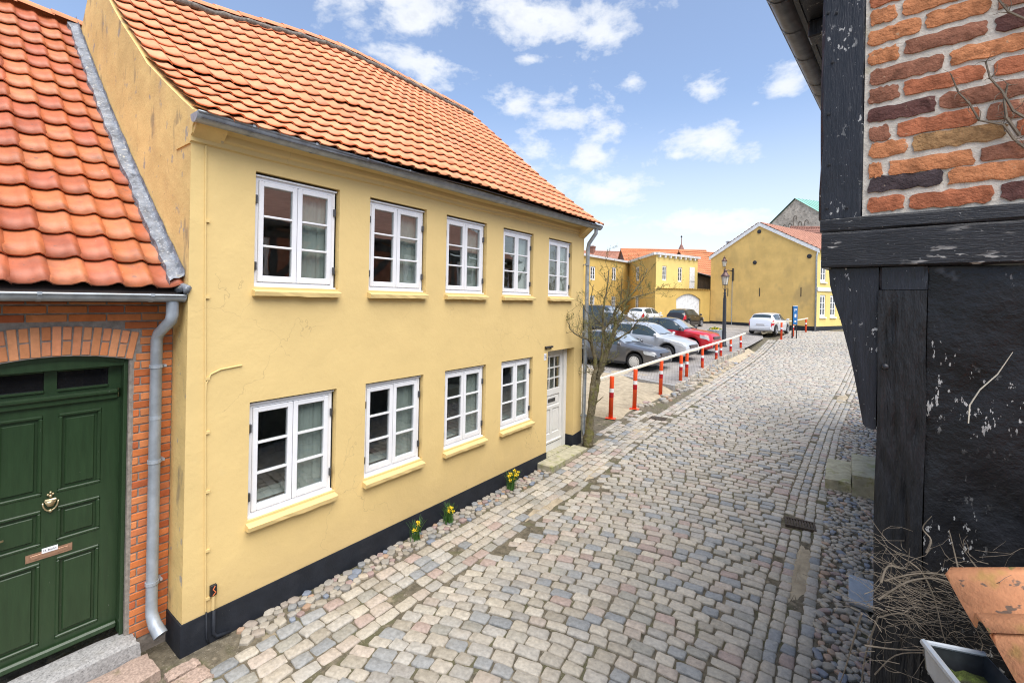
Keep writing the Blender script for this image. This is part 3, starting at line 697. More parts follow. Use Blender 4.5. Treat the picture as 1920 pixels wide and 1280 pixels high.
# roof profile: near gable sags and kicks out, far end straighter
RN = [(-4.50, 4.79), (-4.655, 4.865), (-5.025, 5.08), (-5.412, 5.314), (-6.048, 5.707), (-6.396, 5.99), (-6.96, 6.42), (-7.441, 6.82), (-8.35, 7.62)]
RF = [(-4.40, 4.905), (-4.473, 4.957), (-4.88, 5.26), (-5.301, 5.58), (-5.991, 6.136), (-6.45, 6.54), (-6.983, 7.023), (-7.6, 7.58), (-8.35, 8.24)]
def roofpt(s, y):
    k = min(max((y - HY0) / 4.2, 0), 1); k = k * k * (3 - 2 * k); idx = s * (len(RN) - 1)
    q = np.arange(len(RN)); ax = np.interp(idx, q, [p[0] for p in RN]); az_ = np.interp(idx, q, [p[1] for p in RN]); bx = np.interp(idx, q, [p[0] for p in RF]); bz = np.interp(idx, q, [p[1] for p in RF])
    return Vector((ax + (bx - ax) * k, y, az_ + (bz - az_) * k))
def arc(y, n=60):
    pts = [roofpt(i / n, y) for i in range(n + 1)]; L = [0]
    for a, b in zip(pts, pts[1:]): L.append(L[-1] + (b - a).length)
    return np.array(L), np.linspace(0, 1, n + 1)
# gable ends
mb = MB(); gp = [(roofpt(i / 40, HY0).x, roofpt(i / 40, HY0).z) for i in range(41)]
poly = [(FX - .004, -.2), (FX - .004, CORN)] + [(x, z - .02) for x, z in gp[2:]] + [(-8.6, 7.55), (-12, 4.6), (-12, -.2)]
mb.prism(poly, lambda p: (p[0], HY0, p[1]), lambda p: (p[0], HY0 + .25, p[1]))
# raised mortar verge along the near roof edge
mb.build('gable_wall', mt['plaster_old'], house)
mb = MB(); poly = [(FX - .004, -.2), (FX - .004, CORN)] + [(roofpt(i / 40, HY1).x, roofpt(i / 40, HY1).z - .03) for i in range(2, 41)] + [(-12, 5.0), (-12, -.2)]
mb.prism(poly, lambda p: (p[0], HY1, p[1]), lambda p: (p[0], HY1 - .25, p[1])); mb.build('gable_wall', mt['plaster_old'], house)
# bulge of the cornice on the gable side
# cornice along the front
mb = MB(); prof = [(0, 0), (.022, .012), (.022, .055), (.045, .075), (.052, .13), (.095, .165), (.10, .27), (-.05, .30), (-.05, 0)]
for a, b in ((HY0 - .01, HY1 + .06),):
    N = 14
    for i in range(N):
        ya, yb = a + (b - a) * i / N, a + (b - a) * (i + 1) / N
        da, db = (float(np.interp(q, [a, b], [-.015, .085])) + .008 * math.sin(q * 2.1) for q in (ya, yb))
        mb.prism(prof, lambda p: (FX + p[0], ya, CORN - .005 + p[1] + da), lambda p: (FX + p[0], yb, CORN - .005 + p[1] + db))
mb.build('cornice', mt['plaster'], house)
mb = MB(); mb.box((FX - .34, HY0 - .012, CORN - .03), (FX + .0, HY0 - .001, CORN + .2)); mb.build('cornice_return', mt['plaster_old'], house)
# roof deck
mb = MB(); P = [[tuple(roofpt(s_, y) + Vector((0, 0, -.03))) for s_ in np.linspace(0, 1, 25)] for y in np.linspace(HY0, HY1 + .1, 16)]
mb.grid(P); mb.grid([[(-8.35, y, roofpt(1, y).z - .03), (-12.4, y, 4.7)] for y in np.linspace(HY0, HY1 + .1, 16)])
roof = mb.build('roof', mt['under'], house)
def tile_mesh(name, mat, W=.208, L=.40, th=.011, amp=1.2):
    us = [0, .10, .26, .42, .56, .68, .80, .90, 1.0, 1.10]; zs = [.016, .004, .0, .001, .006, .017, .031, .037, .030, .016]
    zs = [z * amp for z in zs]; v = []; f = []; n = len(us)
    lift = lambda u: .036 - .024 * max(0., min(1., (u - .45) / .5))      # the pan stands clear of the tile below, the roll closes down
    for y, dz, q in ((0, 1.0, 1.0), (L * .5, .5, .85), (L, .08, .6)):
        for u, z in zip(us, zs): v.append((u * W, y, z * q + lift(u) * dz))
    for u, z in zip(us, zs): v.append((u * W, .004, z + lift(u) - th))
    for k in range(2):
        for i in range(n - 1): f.append((k * n + i, k * n + i + 1, (k + 1) * n + i + 1, (k + 1) * n + i))
    for i in range(n - 1): f.append((3 * n + i, 3 * n + i + 1, i + 1, i))
    b0 = len(v); v.extend([(1.10 * W, 0, zs[-1] - .006), (1.10 * W, L, zs[-1] * .6 - .012)]); f.append((n - 1, b0, b0 + 1, 3 * n - 1)); 
    mb = MB(); mb.add(v, f); return mb
tile_mb = tile_mesh('roof_tile', mt['tile']); tile_me = tile_mb.mesh('roof_tile', mt['tile'], smooth=False)
def shade_tile(me):
    me.polygons.foreach_set('use_smooth', [i < 18 for i in range(len(me.polygons))]); return me
shade_tile(tile_me)
def frame_at(fn, s, y, ds=.004, dy=.02):
    p = fn(s, y); up = (fn(min(s + ds, 1), y) - fn(max(s - ds, 0), y)).normalized(); ac = (fn(s, y + dy) - fn(s, y - dy)).normalized()
    nz = ac.cross(up).normalized(); ac = up.cross(nz)
    return Matrix(((ac.x, up.x, nz.x, p.x), (ac.y, up.y, nz.y, p.y), (ac.z, up.z, nz.z, p.z), (0, 0, 0, 1)))
def lay_tiles(fn, ys, exposure, parent, mb_, me, mat, near, nrows=None, s_off=0.0, bulk='roof_tiles'):
    items = []
    for y in ys:
        L, S = arc_fn(fn, y); rows = int((L[-1]) / exposure) if nrows is None else nrows
        for r_ in range(rows):
            s = float(np.interp(r_ * exposure + s_off, L, S)); M = frame_at(fn, s, y)
            j = Matrix.Translation((rng.uniform(-.002, .002), rng.uniform(-.004, .004), rng.uniform(0, .003))) @ Matrix.Rotation(rng.uniform(-.012, .012), 4, 'Z')
            items.append(M @ j)
    items.sort(key=lambda M: (M.translation - Vector((0, 0, CAMZ))).length)
    vis = []; rest = []
    for M in items:
        d = M.translation - Vector((0, 0, CAMZ)); dep = d.dot(_w); ok = False
        if dep > .3:
            u = 960 + 850 * d.dot(cr) / dep; v = 560.8 - 850 * d.dot(cu) / dep; ok = -60 < u < 1980 and -60 < v < 1340
        (vis if ok and len(vis) < near else rest).append(M)
    for M in vis: put('roof_tile', me, M, parent)
    if rest:
        V = np.array(mb_.v); F = tris(mb_.f); VV = []; FF = []; RR = []; n = 0
        for M in rest:
            A = np.array(M); VV.append(V @ A[:3, :3].T + A[:3, 3]); FF.append(F + n); n += len(V); RR.append(np.full(len(F), rng.random()))
        me2 = nump(bulk, np.concatenate(VV), np.concatenate(FF), mat, np.concatenate(RR), smooth=False)
        nf = len(F); sm = np.zeros(len(me2.polygons), bool); sm[:] = np.tile(np.arange(nf) < 36, len(rest)); me2.polygons.foreach_set('use_smooth', sm)
        tag(put(bulk, me2, ID, parent), kind='stuff')
def arc_fn(fn, y, n=60):
    pts = [fn(i / n, y) for i in range(n + 1)]; L = [0]
    for a, b in zip(pts, pts[1:]): L.append(L[-1] + (b - a).length)
    return np.array(L), np.linspace(0, 1, n + 1)
lay_tiles(roofpt, [HY0 + .02 + .208 * k for k in range(37)], .318, roof, tile_mb, tile_me, mt['tile'], 300, nrows=16)
# ridge
rt = MB(); n = 9
rt.grid([[(.125 * math.cos(math.pi * k / (n - 1)), y, .125 * math.sin(math.pi * k / (n - 1)) * .8 + dz) for k in range(n)] for y, dz in ((0, .02), (.40, .0))])
rt.grid([[(.125 * q * math.cos(math.pi * k / (n - 1)), 0, .125 * q * math.sin(math.pi * k / (n - 1)) * .8 + .02) for k in range(n)] for q in (1, .86)])
rme = rt.mesh('ridge_tile', mt['tile'], smooth=True)
y = HY0 - .02
mbm = MB(); 
while y < HY1 + .05:
    p = roofpt(1, y); p2 = roofpt(1, y + .38); d = p2 - p
    put('ridge_tile', rme, Matrix.Translation((p.x - .02, p.y, p.z + .03)) @ Matrix.Rotation(math.atan2(d.z, d.y), 4, 'X') @ Matrix.Rotation(rng.uniform(-.02, .02), 4, 'Z'), roof)
    y += .365
pts = [roofpt(.99, q) for q in np.linspace(HY0, HY1 + .05, 60)]
mbm.tube([(p.x + .06 + rng.uniform(-.015, .015), p.y, p.z + .012 + rng.uniform(-.015, .015)) for p in pts], .05, 6)
mbm.build('ridge_mortar', mt['mortar_dark'], roof, smooth=True)

# ---- gutters
def gutter(y0, y1, xf, zf, rad, parent, mat, brk, name='gutter', cap0=True):
    mb = MB(); n = 9; ys = np.linspace(y0, y1, 24)
    for rr, fl in ((rad, False), (rad - .006, True)):
        mb.grid([[(xf(y) - rr * math.cos(math.pi * k / (n - 1)), y, zf(y) - rr * math.sin(math.pi * k / (n - 1))) for k in range(n)] for y in ys], flip=fl)
    mb.tube([(xf(y) + rad, y, zf(y)) for y in ys], .011, 6)
    for y, sgn in ((y0, 1), (y1, -1)):
        c = (xf(y), y, zf(y)); mb.prism([(-rad * 1.05 * math.cos(math.pi * k / (n - 1)), -rad * 1.05 * math.sin(math.pi * k / (n - 1))) for k in range(n)], lambda p: (c[0] + p[0], y - .006, c[2] + p[1]), lambda p: (c[0] + p[0], y + .006, c[2] + p[1]))
    g = mb.build(name, mat, parent); autosmooth(g, 40)
    for y in brk:
        b = MB(); b.grid([[(xf(y) - (rad + .004) * math.cos(math.pi * k / (n - 1)), y + q, zf(y) - (rad + .004) * math.sin(math.pi * k / (n - 1))) for k in range(n)] for q in (-.014, .014)])
        b.box((xf(y) + rad - .01, y - .012, zf(y) - .01), (xf(y) + rad + .016, y + .012, zf(y) + .014)); b.box((xf(y) - rad - .05, y - .012, zf(y) - .002), (xf(y) - rad + .01, y + .012, zf(y) + .006))
        b.build('bracket', mat, g)
    return g
gx = lambda y: float(np.interp(y, [1.5, 9.3], [-4.585, -4.50])); gz = lambda y: float(np.interp(y, [1.5, 9.3], [4.815, 4.905]))
gutter(HY0 - .03, HY1 + .24, gx, gz, .078, house, mt['zinc'], list(np.arange(1.95, 9.2, .62)))
# downpipe at the far corner
mb = MB(); path = [(-4.50, 9.12, 4.84), (-4.50, 9.12, 4.74), (-4.66, 9.11, 4.52), (-4.685, 9.11, 4.40), (-4.685, 9.10, 2.6), (-4.685, 9.06, 1.0), (-4.685, 9.05, .42), (-4.66, 9.05, .30), (-4.52, 9.03, .20)]
mb.tube(path, .042, 12); dpipe = mb.build('downpipe', mt['zinc'], house); autosmooth(dpipe, 50)
for z in (4.05, 2.2, .7):
    b = MB(); b.tube([(-4.685, 9.09, z - .02), (-4.685, 9.09, z + .02)], .049, 12); b.box((FX, 9.02, z - .008), (-4.70, 9.05, z + .008)); b.build('pipe_clamp', mt['zinc'], dpipe)

# ---- windows
wm, panes = window_mesh(.895, 1.12)
wme = wm.mesh('window', mt['white']); pmes = [pane_mesh(p, mt['glass']) for p in panes]
hme = MB().box((-.010, -.026, 0), (.014, .0, .085), bev=.004).mesh('hinge', mt['iron'])
sill_me = {}
def sill_mesh(w, key):
    mb = MB(); N = 9; rr = random.Random(len(key))
    top = [(-.03 + (w + .06) * i / N) for i in range(N + 1)]
    pr = lambda i: [(.02, -.09 + rr.uniform(-.004, .004)), (-.068 + rr.uniform(-.004, .004), -.09 + rr.uniform(-.006, .006)), (-.073 + rr.uniform(-.004, .004), -.045), (-.064, -.036 + rr.uniform(-.003, .003)), (.085, -.004)]
    rows = [[(x, p[0], p[1]) for p in pr(i)] for i, x in enumerate(top)]
    mb.grid(rows, flip=True); mb.add(rows[0], [(0, 1, 2, 3, 4)]); mb.add(rows[-1], [(4, 3, 2, 1, 0)]); mb.add([r_[0] for r_ in rows] + [r_[-1] for r_ in rows], [tuple(range(N + 1)) + tuple(range(2 * N + 1, N, -1))])
    return mb.mesh('sill', mt['plaster'])
RZW = Matrix.Rotation(R(90), 4, 'Z')          # window local x -> +Y, local y -> -X (inwards)
for row, (lst, (z, h)) in enumerate(((UW, UZ), (LW, LZ))):
    for i, (y, w) in enumerate(lst):
        M = Matrix.Translation((FX - .055, y, z)) @ RZW @ Matrix.Diagonal((w / .895, 1, h / 1.12, 1))
        win = put('window', wme, M, house)
        for pm in pmes: put('pane', pm, M, win)
        for x in (.012, .883):
            for zz in (.16, .84): put('hinge', hme, M @ TR(x, 0, zz), win)
        put('sill', sill_mesh(.895, 'ab'[row] * (i + 1)), Matrix.Translation((FX, y, z - .012)) @ RZW @ Matrix.Diagonal((w / .895, 1, 1, 1)), win)
cvm = MB(); NC = 40
cvm.grid([[(.46 + .44 * k / NC, .085 + .007 * math.sin(k * .55) + .004 * math.sin(k * 1.3), z) for k in range(NC + 1)] for z in (.02, 1.12)])
cv_me = cvm.mesh('curtain', mt['curtain'], True)
for row, (lst, (z, h)) in enumerate(((UW, UZ), (LW, LZ))):
    for i, (y, w) in enumerate(lst):
        put('curtain', cv_me, Matrix.Translation((FX - .055, y, z)) @ RZW @ Matrix.Diagonal((w / .895, 1, h / 1.12, 1)) @ TR(.06 if i == 1 else 0, 0, 0), house)
# niches and rooms behind the glass
mb = MB()
for lst, (z, h) in ((UW, UZ), (LW, LZ)):
    for y, w in lst:
        a, b, c, d = y + .03, y + w - .03, z + .105, z + h - .03; x0, x1 = FX - .15, FX - .42
        for q in (((x0, a, c), (x0, b, c), (x1, b + .06, c), (x1, a - .06, c)), ((x0, b, c), (x0, b, d), (x1, b + .06, d), (x1, b + .06, c)), ((x0, b, d), (x0, a, d), (x1, a - .06, d), (x1, b + .06, d)), ((x0, a, d), (x0, a, c), (x1, a - .06, c), (x1, a - .06, d))):
            mb.add(q, [(0, 1, 2, 3)])
mb.build('window_niche', mt['niche'], house)
mb = MB()
for z0, z1 in ((.35, 2.55), (2.75, 4.6)):
    for a, b in ((1.8, 5.9), (5.95, 8.95)):
        X0, X1 = FX - .42, -8.0
        mb.add([(X0, a, z0), (X1, a, z0), (X1, b, z0), (X0, b, z0), (X0, a, z1), (X1, a, z1), (X1, b, z1), (X0, b, z1)], [(0, 1, 2, 3), (7, 6, 5, 4), (0, 4, 5, 1), (1, 5, 6, 2), (2, 6, 7, 3)])
    ov = [(y - .03, y + w + .03, zz + .105, zz + h - .03) for (lst, (zz, h)) in (((UW, UZ),) if z0 > 2 else ((LW, LZ),)) for y, w in lst]
    us = [1.8, 8.95]; wall_grid(mb, lambda u, v, d: (FX - .421, u, v), us, [z0, z1], ov, .0)
mb.build('rooms', mt['room'], house)
# ---- front door
DX = FX - .20
door = MB(); D0, D1 = 7.70, 8.52; DZ0, DZ1 = .28, 2.16
fr = MB()
fr.box((DX - .05, DOOR[0] - .02, .12), (DX + .03, D0, DOOR[3])); fr.box((DX - .05, D1, .12), (DX + .055, DOOR[1] - .075, DOOR[3])); fr.box((DX - .05, D0, DZ1), (DX + .03, D1, DOOR[3]))
fr.box((DX - .05, DOOR[1] - .075, .1), (DX + .02, DOOR[1] + .01, DOOR[3])); fr.box((DX - .05, D0, .12), (DX + .02, D1, DZ0 - .01))
# stiles, rails
st = .095; G0, G1 = 1.40, 2.06
for a, b, c, d in ((D0, D0 + st, DZ0, DZ1), (D1 - st, D1, DZ0, DZ1), (D0 + st, D1 - st, G1, DZ1), (D0 + st, D1 - st, 1.27, G0), (D0 + st, D1 - st, .98, 1.05), (D0 + st, D1 - st, DZ0, .48), ((D0 + D1) / 2 - .04, (D0 + D1) / 2 + .04, .48, .98)):
    door.box((DX - .035, a, c), (DX + .008, b, d), bev=.006)
for a, b, c, d in ((D0 + st, D1 - st, 1.05, 1.27), (D0 + st, (D0 + D1) / 2 - .04, .48, .98), ((D0 + D1) / 2 + .04, D1 - st, .48, .98)):
    door.box((DX - .03, a, c), (DX - .016, b, d)); door.box((DX - .02, a + .03, c + .03), (DX - .004, b - .03, d - .03), bev=.01)
ga, gb = D0 + st, D1 - st
for k in (1, 2): door.box((DX - .03, ga + (gb - ga) * k / 3 - .012, G0), (DX + .004, ga + (gb - ga) * k / 3 + .012, G1)); door.box((DX - .03, ga, G0 + (G1 - G0) * k / 3 - .012), (DX + .0042, gb, G0 + (G1 - G0) * k / 3 + .012))
door.box((DX + .002, D0 + .02, DZ0 + .01), (DX + .035, D1 - .02, DZ0 + .06), bev=.01)
dob = door.build('door', mt['door_white'], house); fr.build('door_frame', mt['door_white'], house)
for i in range(3):
    for j in range(3):
        p = MB(); w3, h3 = (gb - ga) / 3, (G1 - G0) / 3; p.box((DX - .018, ga + w3 * i + .012, G0 + h3 * j + .012), (DX - .012, ga + w3 * (i + 1) - .012, G0 + h3 * (j + 1) - .012)); p.build('pane', mt['glass'], dob)
MB().box((DX - .002, 7.98, 1.125), (DX + .006, 8.26, 1.20), bev=.003).build('letter_slot', mt['iron'], dob)
MB().tube([(DX + .006, 7.755, 1.17), (DX + .05, 7.755, 1.17), (DX + .052, 7.84, 1.17)], .009, 8).build('handle', mt['iron'], dob)
mb = MB(); mb.box((DX - .9, D0 - .1, .1), (DX - .88, D1 + .1, 2.3)); mb.build('hall_wall', mt['room'], house)
# doorstep, number plate, bracket lamp, cable pipe
mb = MB(); mb.box((FX - .2, 7.56, -.1), (FX + .0, 8.60, .13)); mb.box((FX, 7.30, -.1), (FX + .34, 8.74, .125), bev=.012); mb.build('doorstep', mt['sandstone'], house)
pl = MB().box((FX - .001, 7.475, 2.07), (FX + .006, 7.562, 2.20), bev=.003).build('number_plate', mt['white'], house)
mt['ink_blue'] = M_('blue_numerals', (.03, .06, .18), rough=.5)
put('numerals', text_mesh('16', 'numerals', .125, mt['ink_blue']), Matrix.Translation((FX + .0075, 7.5185, 2.135)) @ Matrix.Rotation(R(90), 4, 'Z') @ Matrix.Rotation(R(90), 4, 'X') @ Matrix.Diagonal((.72, 1, 1, 1)), pl)
mb = MB(); mb.box((FX, 7.49, 2.305), (FX + .05, 7.75, 2.34), bev=.008); mb.box((FX, 7.53, 2.285), (FX + .02, 7.56, 2.315)); mb.box((FX, 7.69, 2.285), (FX + .02, 7.72, 2.315)); mb.build('door_lamp_bar', mt['black_iron'], house)
cp = MB(); cp.tube([(FX + .008, 1.645, 4.60), (FX + .008, 1.66, 3.3), (FX + .008, 1.675, 2.5), (FX + .008, 1.70, 1.0), (FX + .008, 1.715, .30)], .007, 6); cp.tube([(FX + .009, 1.678, 2.30), (FX + .009, 1.685, 2.42), (FX + .009, 1.72, 2.50), (FX + .009, 1.80, 2.535), (FX + .009, 1.99, 2.555)], .007, 6)
cp.tube([(FX + .014, 1.775, .42), (FX + .014, 1.775, .29)], .015, 8)
for z in (3.9, 3.2, 2.45, 1.95, 1.4, .85, .40): cp.box((FX, 1.64 + (4.6 - z) * .0175, z), (FX + .017, 1.672 + (4.6 - z) * .0175, z + .025))
cp.build('cable_pipe', mt['plaster'], house)
cp = MB(); cp.tube([(FX + .026, 1.715, .30), (FX + .026, 1.72, .06), (FX + .03, 1.74, .0)], .008, 6); cp.tube([(FX + .03, 1.775, .29), (FX + .03, 1.775, .08), (FX + .035, 1.80, .035), (FX + .05, 1.92, .02)], .016, 8); cp.build('cable_pipe', mt['plinth'], house, smooth=True)
jb = MB().box((FX, 1.745, .425), (FX + .03, 1.80, .525), bev=.004).build('junction_box', mt['plastic_black'], house)
mt['wire'] = M_('orange_wire', (.6, .16, .06), rough=.5)
MB().tube([(FX + .031, 1.765, .43), (FX + .04, 1.785, .46), (FX + .035, 1.765, .49), (FX + .036, 1.78, .515)], .005, 6).build('wire', mt['wire'], jb)
# ------------------------------------------------------------------ brick house on the left
BX = -5.10; LY0, LY1 = -3.2, 1.528
bh = thing('brick_house', 'orange brick house with green panelled door and red tiled roof', 'house', TR(BX, .8, 0))
AY0, AY1, ASP, AAP = .262, 1.235, 2.645, 2.715       # door opening, springing and crown of the arch
def arch_z(y, dz=0): q = (y - (AY0 + AY1) / 2) / ((AY1 - AY0) / 2); return ASP + (AAP - ASP) * (1 - q * q) + dz
mb = MB()
N = 12; ys = [AY0 + (AY1 - AY0) * i / N for i in range(N + 1)]
mb.box((BX - .3, LY0, -.3), (BX - .008, AY0, 3.2)); mb.box((BX - .3, AY1, -.3), (BX - .008, LY1, 3.2))
for a, b in zip(ys, ys[1:]):
    mb.prism([(a, arch_z(a)), (b, arch_z(b)), (b, 3.2), (a, 3.2)], lambda p: (BX - .008, p[0], p[1]), lambda p: (BX - .3, p[0], p[1]))
bwall = mb.build('wall', mt['mortar_grey'], bh)
def brick_mesh(name, L, H, mat, seed, D=.03, j=.0016):
    r = random.Random(seed); mb = MB(); b = .004
    mb.box((-D, -L / 2, -H / 2), (0, L / 2, H / 2), bev=b)
    mb.v = [(x + (r.uniform(-j, j) if x > -.01 else 0), y + r.uniform(-j, j), z + r.uniform(-j, j)) for x, y, z in mb.v]; return mb.mesh(name, mat)
bcache = {}
def brick(y, z, L, H=.059, mat='brick', rot=0, parent=None, x=BX, name='brick'):
    key = (round(L, 2), round(H, 3), mat, rng.randrange(3))
    if key not in bcache: bcache[key] = brick_mesh('brick', L, H, mt[mat], hash(key) & 0xffff)
    put(name, bcache[key], Matrix.Translation((x + rng.uniform(-.002, .002), y, z)) @ Matrix.Rotation(rot, 4, 'X'), parent or bwall)
PITCH = .0716
ATOP = .262
for r_ in range(0, 44):
    z = .16 + r_ * PITCH
    if z > 3.17: break
    off = (0, .12)[r_ % 2]; y = LY1 - .006 - off * 0 ; first = True
    y = LY1 - .004
    while y > -.1:
        L = .228 if not (first and r_ % 2) else .108; first = False
        a, b = y - L, y
        top_in = arch_z(min(max((a + b) / 2, AY0), AY1)) + ATOP
        lo_ = a; hi_ = b
        if z < ASP + .02 or z - .03 < top_in and a < AY1 + .055:
            if z >= ASP - .03: lim = AY1 + .012 + (z - ASP) * .19
            else: lim = AY1 + .002
            lo_ = max(a, lim + .006)
            if hi_ - lo_ < .04: break
        if z > ASP and lo_ == a and a < AY1 + .06 and z - .032 < top_in: lo_ = max(a, AY1 + .06)
        if hi_ - lo_ > .03: brick((lo_ + hi_) / 2, z, round(hi_ - lo_, 2))
        if lo_ != a: break
        y -= L + .012
# arch of standing bricks
cy_ = (AY0 + AY1) / 2; n = 17
for k in range(n):
    q = -1 + 2 * (k + .5) / n; y = cy_ + q * (AY1 - AY0) / 2 * 1.0; rot = -q * .19
    zb = arch_z(y) + .004
    def at(d): return y - math.sin(rot) * d, zb + math.cos(rot) * d
    if k % 2 == 0:
        a = at(.121); bcache.setdefault(('ar', 0, rng.randrange(3)), None)
        brick(a[0], a[1], .05, .238, 'brick_arch', rot, name='arch_brick')
    else:
        for d, h in ((.062, .112), (.184, .108)):
            a = at(d); brick(a[0], a[1], .05, h, 'brick_arch', rot, name='arch_brick')
# mortar edge beside the door frame
MB().box((BX - .12, AY1 - .022, .2), (BX - .012, AY1 + .004, ASP)).build('mortar_edge', mt['mortar_grey'], bh)
# green door
GX = -5.26
fr = MB()
fr.box((GX - .06, 1.185, .2), (BX - .05, AY1 - .02, 2.66), bev=.006); fr.box((GX - .06, AY0, .2), (BX - .05, AY0 + .05, 2.66), bev=.006)
for a, b in zip(ys, ys[1:]):
    a2, b2 = max(a, AY0 + .05), min(b, 1.185)
    if b2 > a2: fr.prism([(a2, 2.60), (b2, 2.60), (b2, arch_z(b2) + .02), (a2, arch_z(a2) + .02)], lambda p: (BX - .06, p[0], p[1]), lambda p: (GX - .05, p[0], p[1]))
    if b2 > a2: fr.prism([(a2, arch_z(a2) - .035), (b2, arch_z(b2) - .035), (b2, arch_z(b2) + .01), (a2, arch_z(a2) + .01)], lambda p: (BX - .045, p[0], p[1]), lambda p: (GX - .05, p[0], p[1]))
fr.box((GX - .05, .31, 2.345), (GX + .055, 1.165, 2.385), bev=.012); fr.box((GX - .05, .31, 2.30), (GX + .03, 1.165, 2.346), bev=.006); fr.box((GX - .05, .31, 2.385), (GX + .015, 1.185, 2.41))
for a, b in ((.31, .37), (.70, .775), (1.10, 1.186)): fr.box((GX - .05, a, 2.41), (GX + .012, b, 2.60))
for a, b in ((.37, .70), (.775, 1.10)):
    fr.box((GX - .03, a, 2.41), (GX + .03, b, 2.432), bev=.006); fr.box((GX - .03, a, 2.575), (GX + .02, b, 2.598), bev=.006)
frame_ob = fr.build('door_frame', mt['green'], bh)
for a, b in ((.37, .70), (.775, 1.10)): MB().box((GX - .01, a, 2.43), (GX - .004, b, 2.58)).build('pane', mt['dark_glass'], frame_ob)
dl = MB(); q0, q1 = .303, 1.187
dl.box((GX - .05, q0, .24), (GX - .018, q1, 2.30))
panels = [(.36 + .065, .70, 1.57, 2.225), (.79, 1.062, 1.57, 2.225), (.36 + .065, .70, 1.16, 1.455), (.79, 1.062, 1.16, 1.455), (.36 + .065, .70, .35, 1.03), (.79, 1.062, .35, 1.03)]
wall_grid(dl, lambda u, v, d: (GX - d, u, v), [q0, q1], [.24, 2.30], panels, .018)
for a, b, c, d in panels:
    for (a1, b1, c1, d1) in ((a, b, c, c + .026), (a, b, d - .026, d), (a, a + .026, c + .026, d - .026), (b - .026, b, c + .026, d - .026)):
        dl.box((GX - .016, a1, c1), (GX + .007, b1, d1), bev=.007)
    dl.box((GX - .017, a + .045, c + .05), (GX - .004, b - .045, d - .05), bev=.012)
dl.box((GX - .002, q0, .245), (GX + .04, q1, .305), bev=.014)
gd = dl.build('door', mt['green'], bh)
# knocker
kn = MB(); c = Vector((GX, .748, 1.505))
kn.box((GX, .715, 1.515), (GX + .018, .785, 1.535), bev=.004)
kn.prism([(.716, 1.517), (.784, 1.517), (.766, 1.475), (.734, 1.475)], lambda p: (GX + .02, *p), lambda p: (GX, *p))
for yy, zz, rr in ((.75, 1.56, .013), (.735, 1.572, .009), (.765, 1.572, .009), (.75, 1.588, .010)): kn.lathe([(0.001, -rr), (rr * .7, -rr * .7), (rr, 0), (rr * .7, rr * .7), (.001, rr)], 8, M=Matrix.Translation((GX + .012, yy, zz)))
kn.tube([(GX + .018, .75 + .046 * math.cos(a) * (1 if a > math.pi * 1.05 or True else 1), 1.515 + .075 * math.sin(a)) for a in np.linspace(math.pi * 1.0, math.pi * 2.0, 12)], .006, 6)
kn.lathe([(.001, -.014), (.012, -.008), (.014, 0), (.012, .008), (.001, .014)], 8, M=Matrix.Translation((GX + .02, .75, 1.44)))
kn.build('door_knocker', mt['brass'], gd, smooth=True)
sl = MB(); sl.box((GX, .615, 1.055), (GX + .004, .888, 1.118)); sl.box((GX + .004, .64, 1.07), (GX + .008, .863, 1.103), bev=.002); slo = sl.build('letter_slot', mt['copper'], gd)
MB().box((GX + .004, .706, 1.1), (GX + .010, .80, 1.138)).build('name_plate', mt['refl_white'], gd)
put('name_text', text_mesh('H. Bruhn', 'name_text', .021, mt['plastic_black'], .0004), Matrix.Translation((GX + .0108, .753, 1.119)) @ Matrix.Rotation(R(90), 4, 'Z') @ Matrix.Rotation(R(90), 4, 'X'), gd)
MB().tube([(GX, .33, 1.31), (GX + .05, .33, 1.31), (GX + .055, .42, 1.31), (GX + .05, .49, 1.307)], .009, 8).build('handle', mt['brass'], gd, smooth=True)
mb = MB(); mb.box((GX - .6, .2, .2), (GX - .58, 1.3, 2.7)); mb.build('hall_wall', mt['room'], bh)
# roof
ER = (-4.83, 3.265); RR_ = (-9.45, 7.22)
def lroof(s, y): return Vector((ER[0] + (RR_[0] - ER[0]) * s, y, ER[1] + (RR_[1] - ER[1]) * s - .10 * math.sin(math.pi * s)))
mb = MB(); mb.grid([[tuple(lroof(s_, y) + Vector((0, 0, -.03))) for s_ in np.linspace(0, 1, 12)] for y in (LY0, LY1)]); mb.grid([[(RR_[0], y, RR_[1] - .03), (-13.5, y, 3.6)] for y in (LY0, LY1)])
mb.box((BX - .3, LY0, 3.16), (-4.86, LY1 - .002, 3.225))
lr = mb.build('roof', mt['under'], bh)
tmb2 = tile_mesh('roof_tile', mt['tile2'], W=.2135, L=.43, th=.013, amp=1.6); tme2 = shade_tile(tmb2.mesh('roof_tile', mt['tile2']))
lay_tiles(lroof, [1.30 - .2135 * k for k in range(-1, 9)], .352, lr, tmb2, tme2, mt['tile2'], 200, nrows=17)
y = -.6
while y < 1.5:
    put('ridge_tile', rme, Matrix.Translation((RR_[0], y, RR_[1] + .02)), lr); y += .37
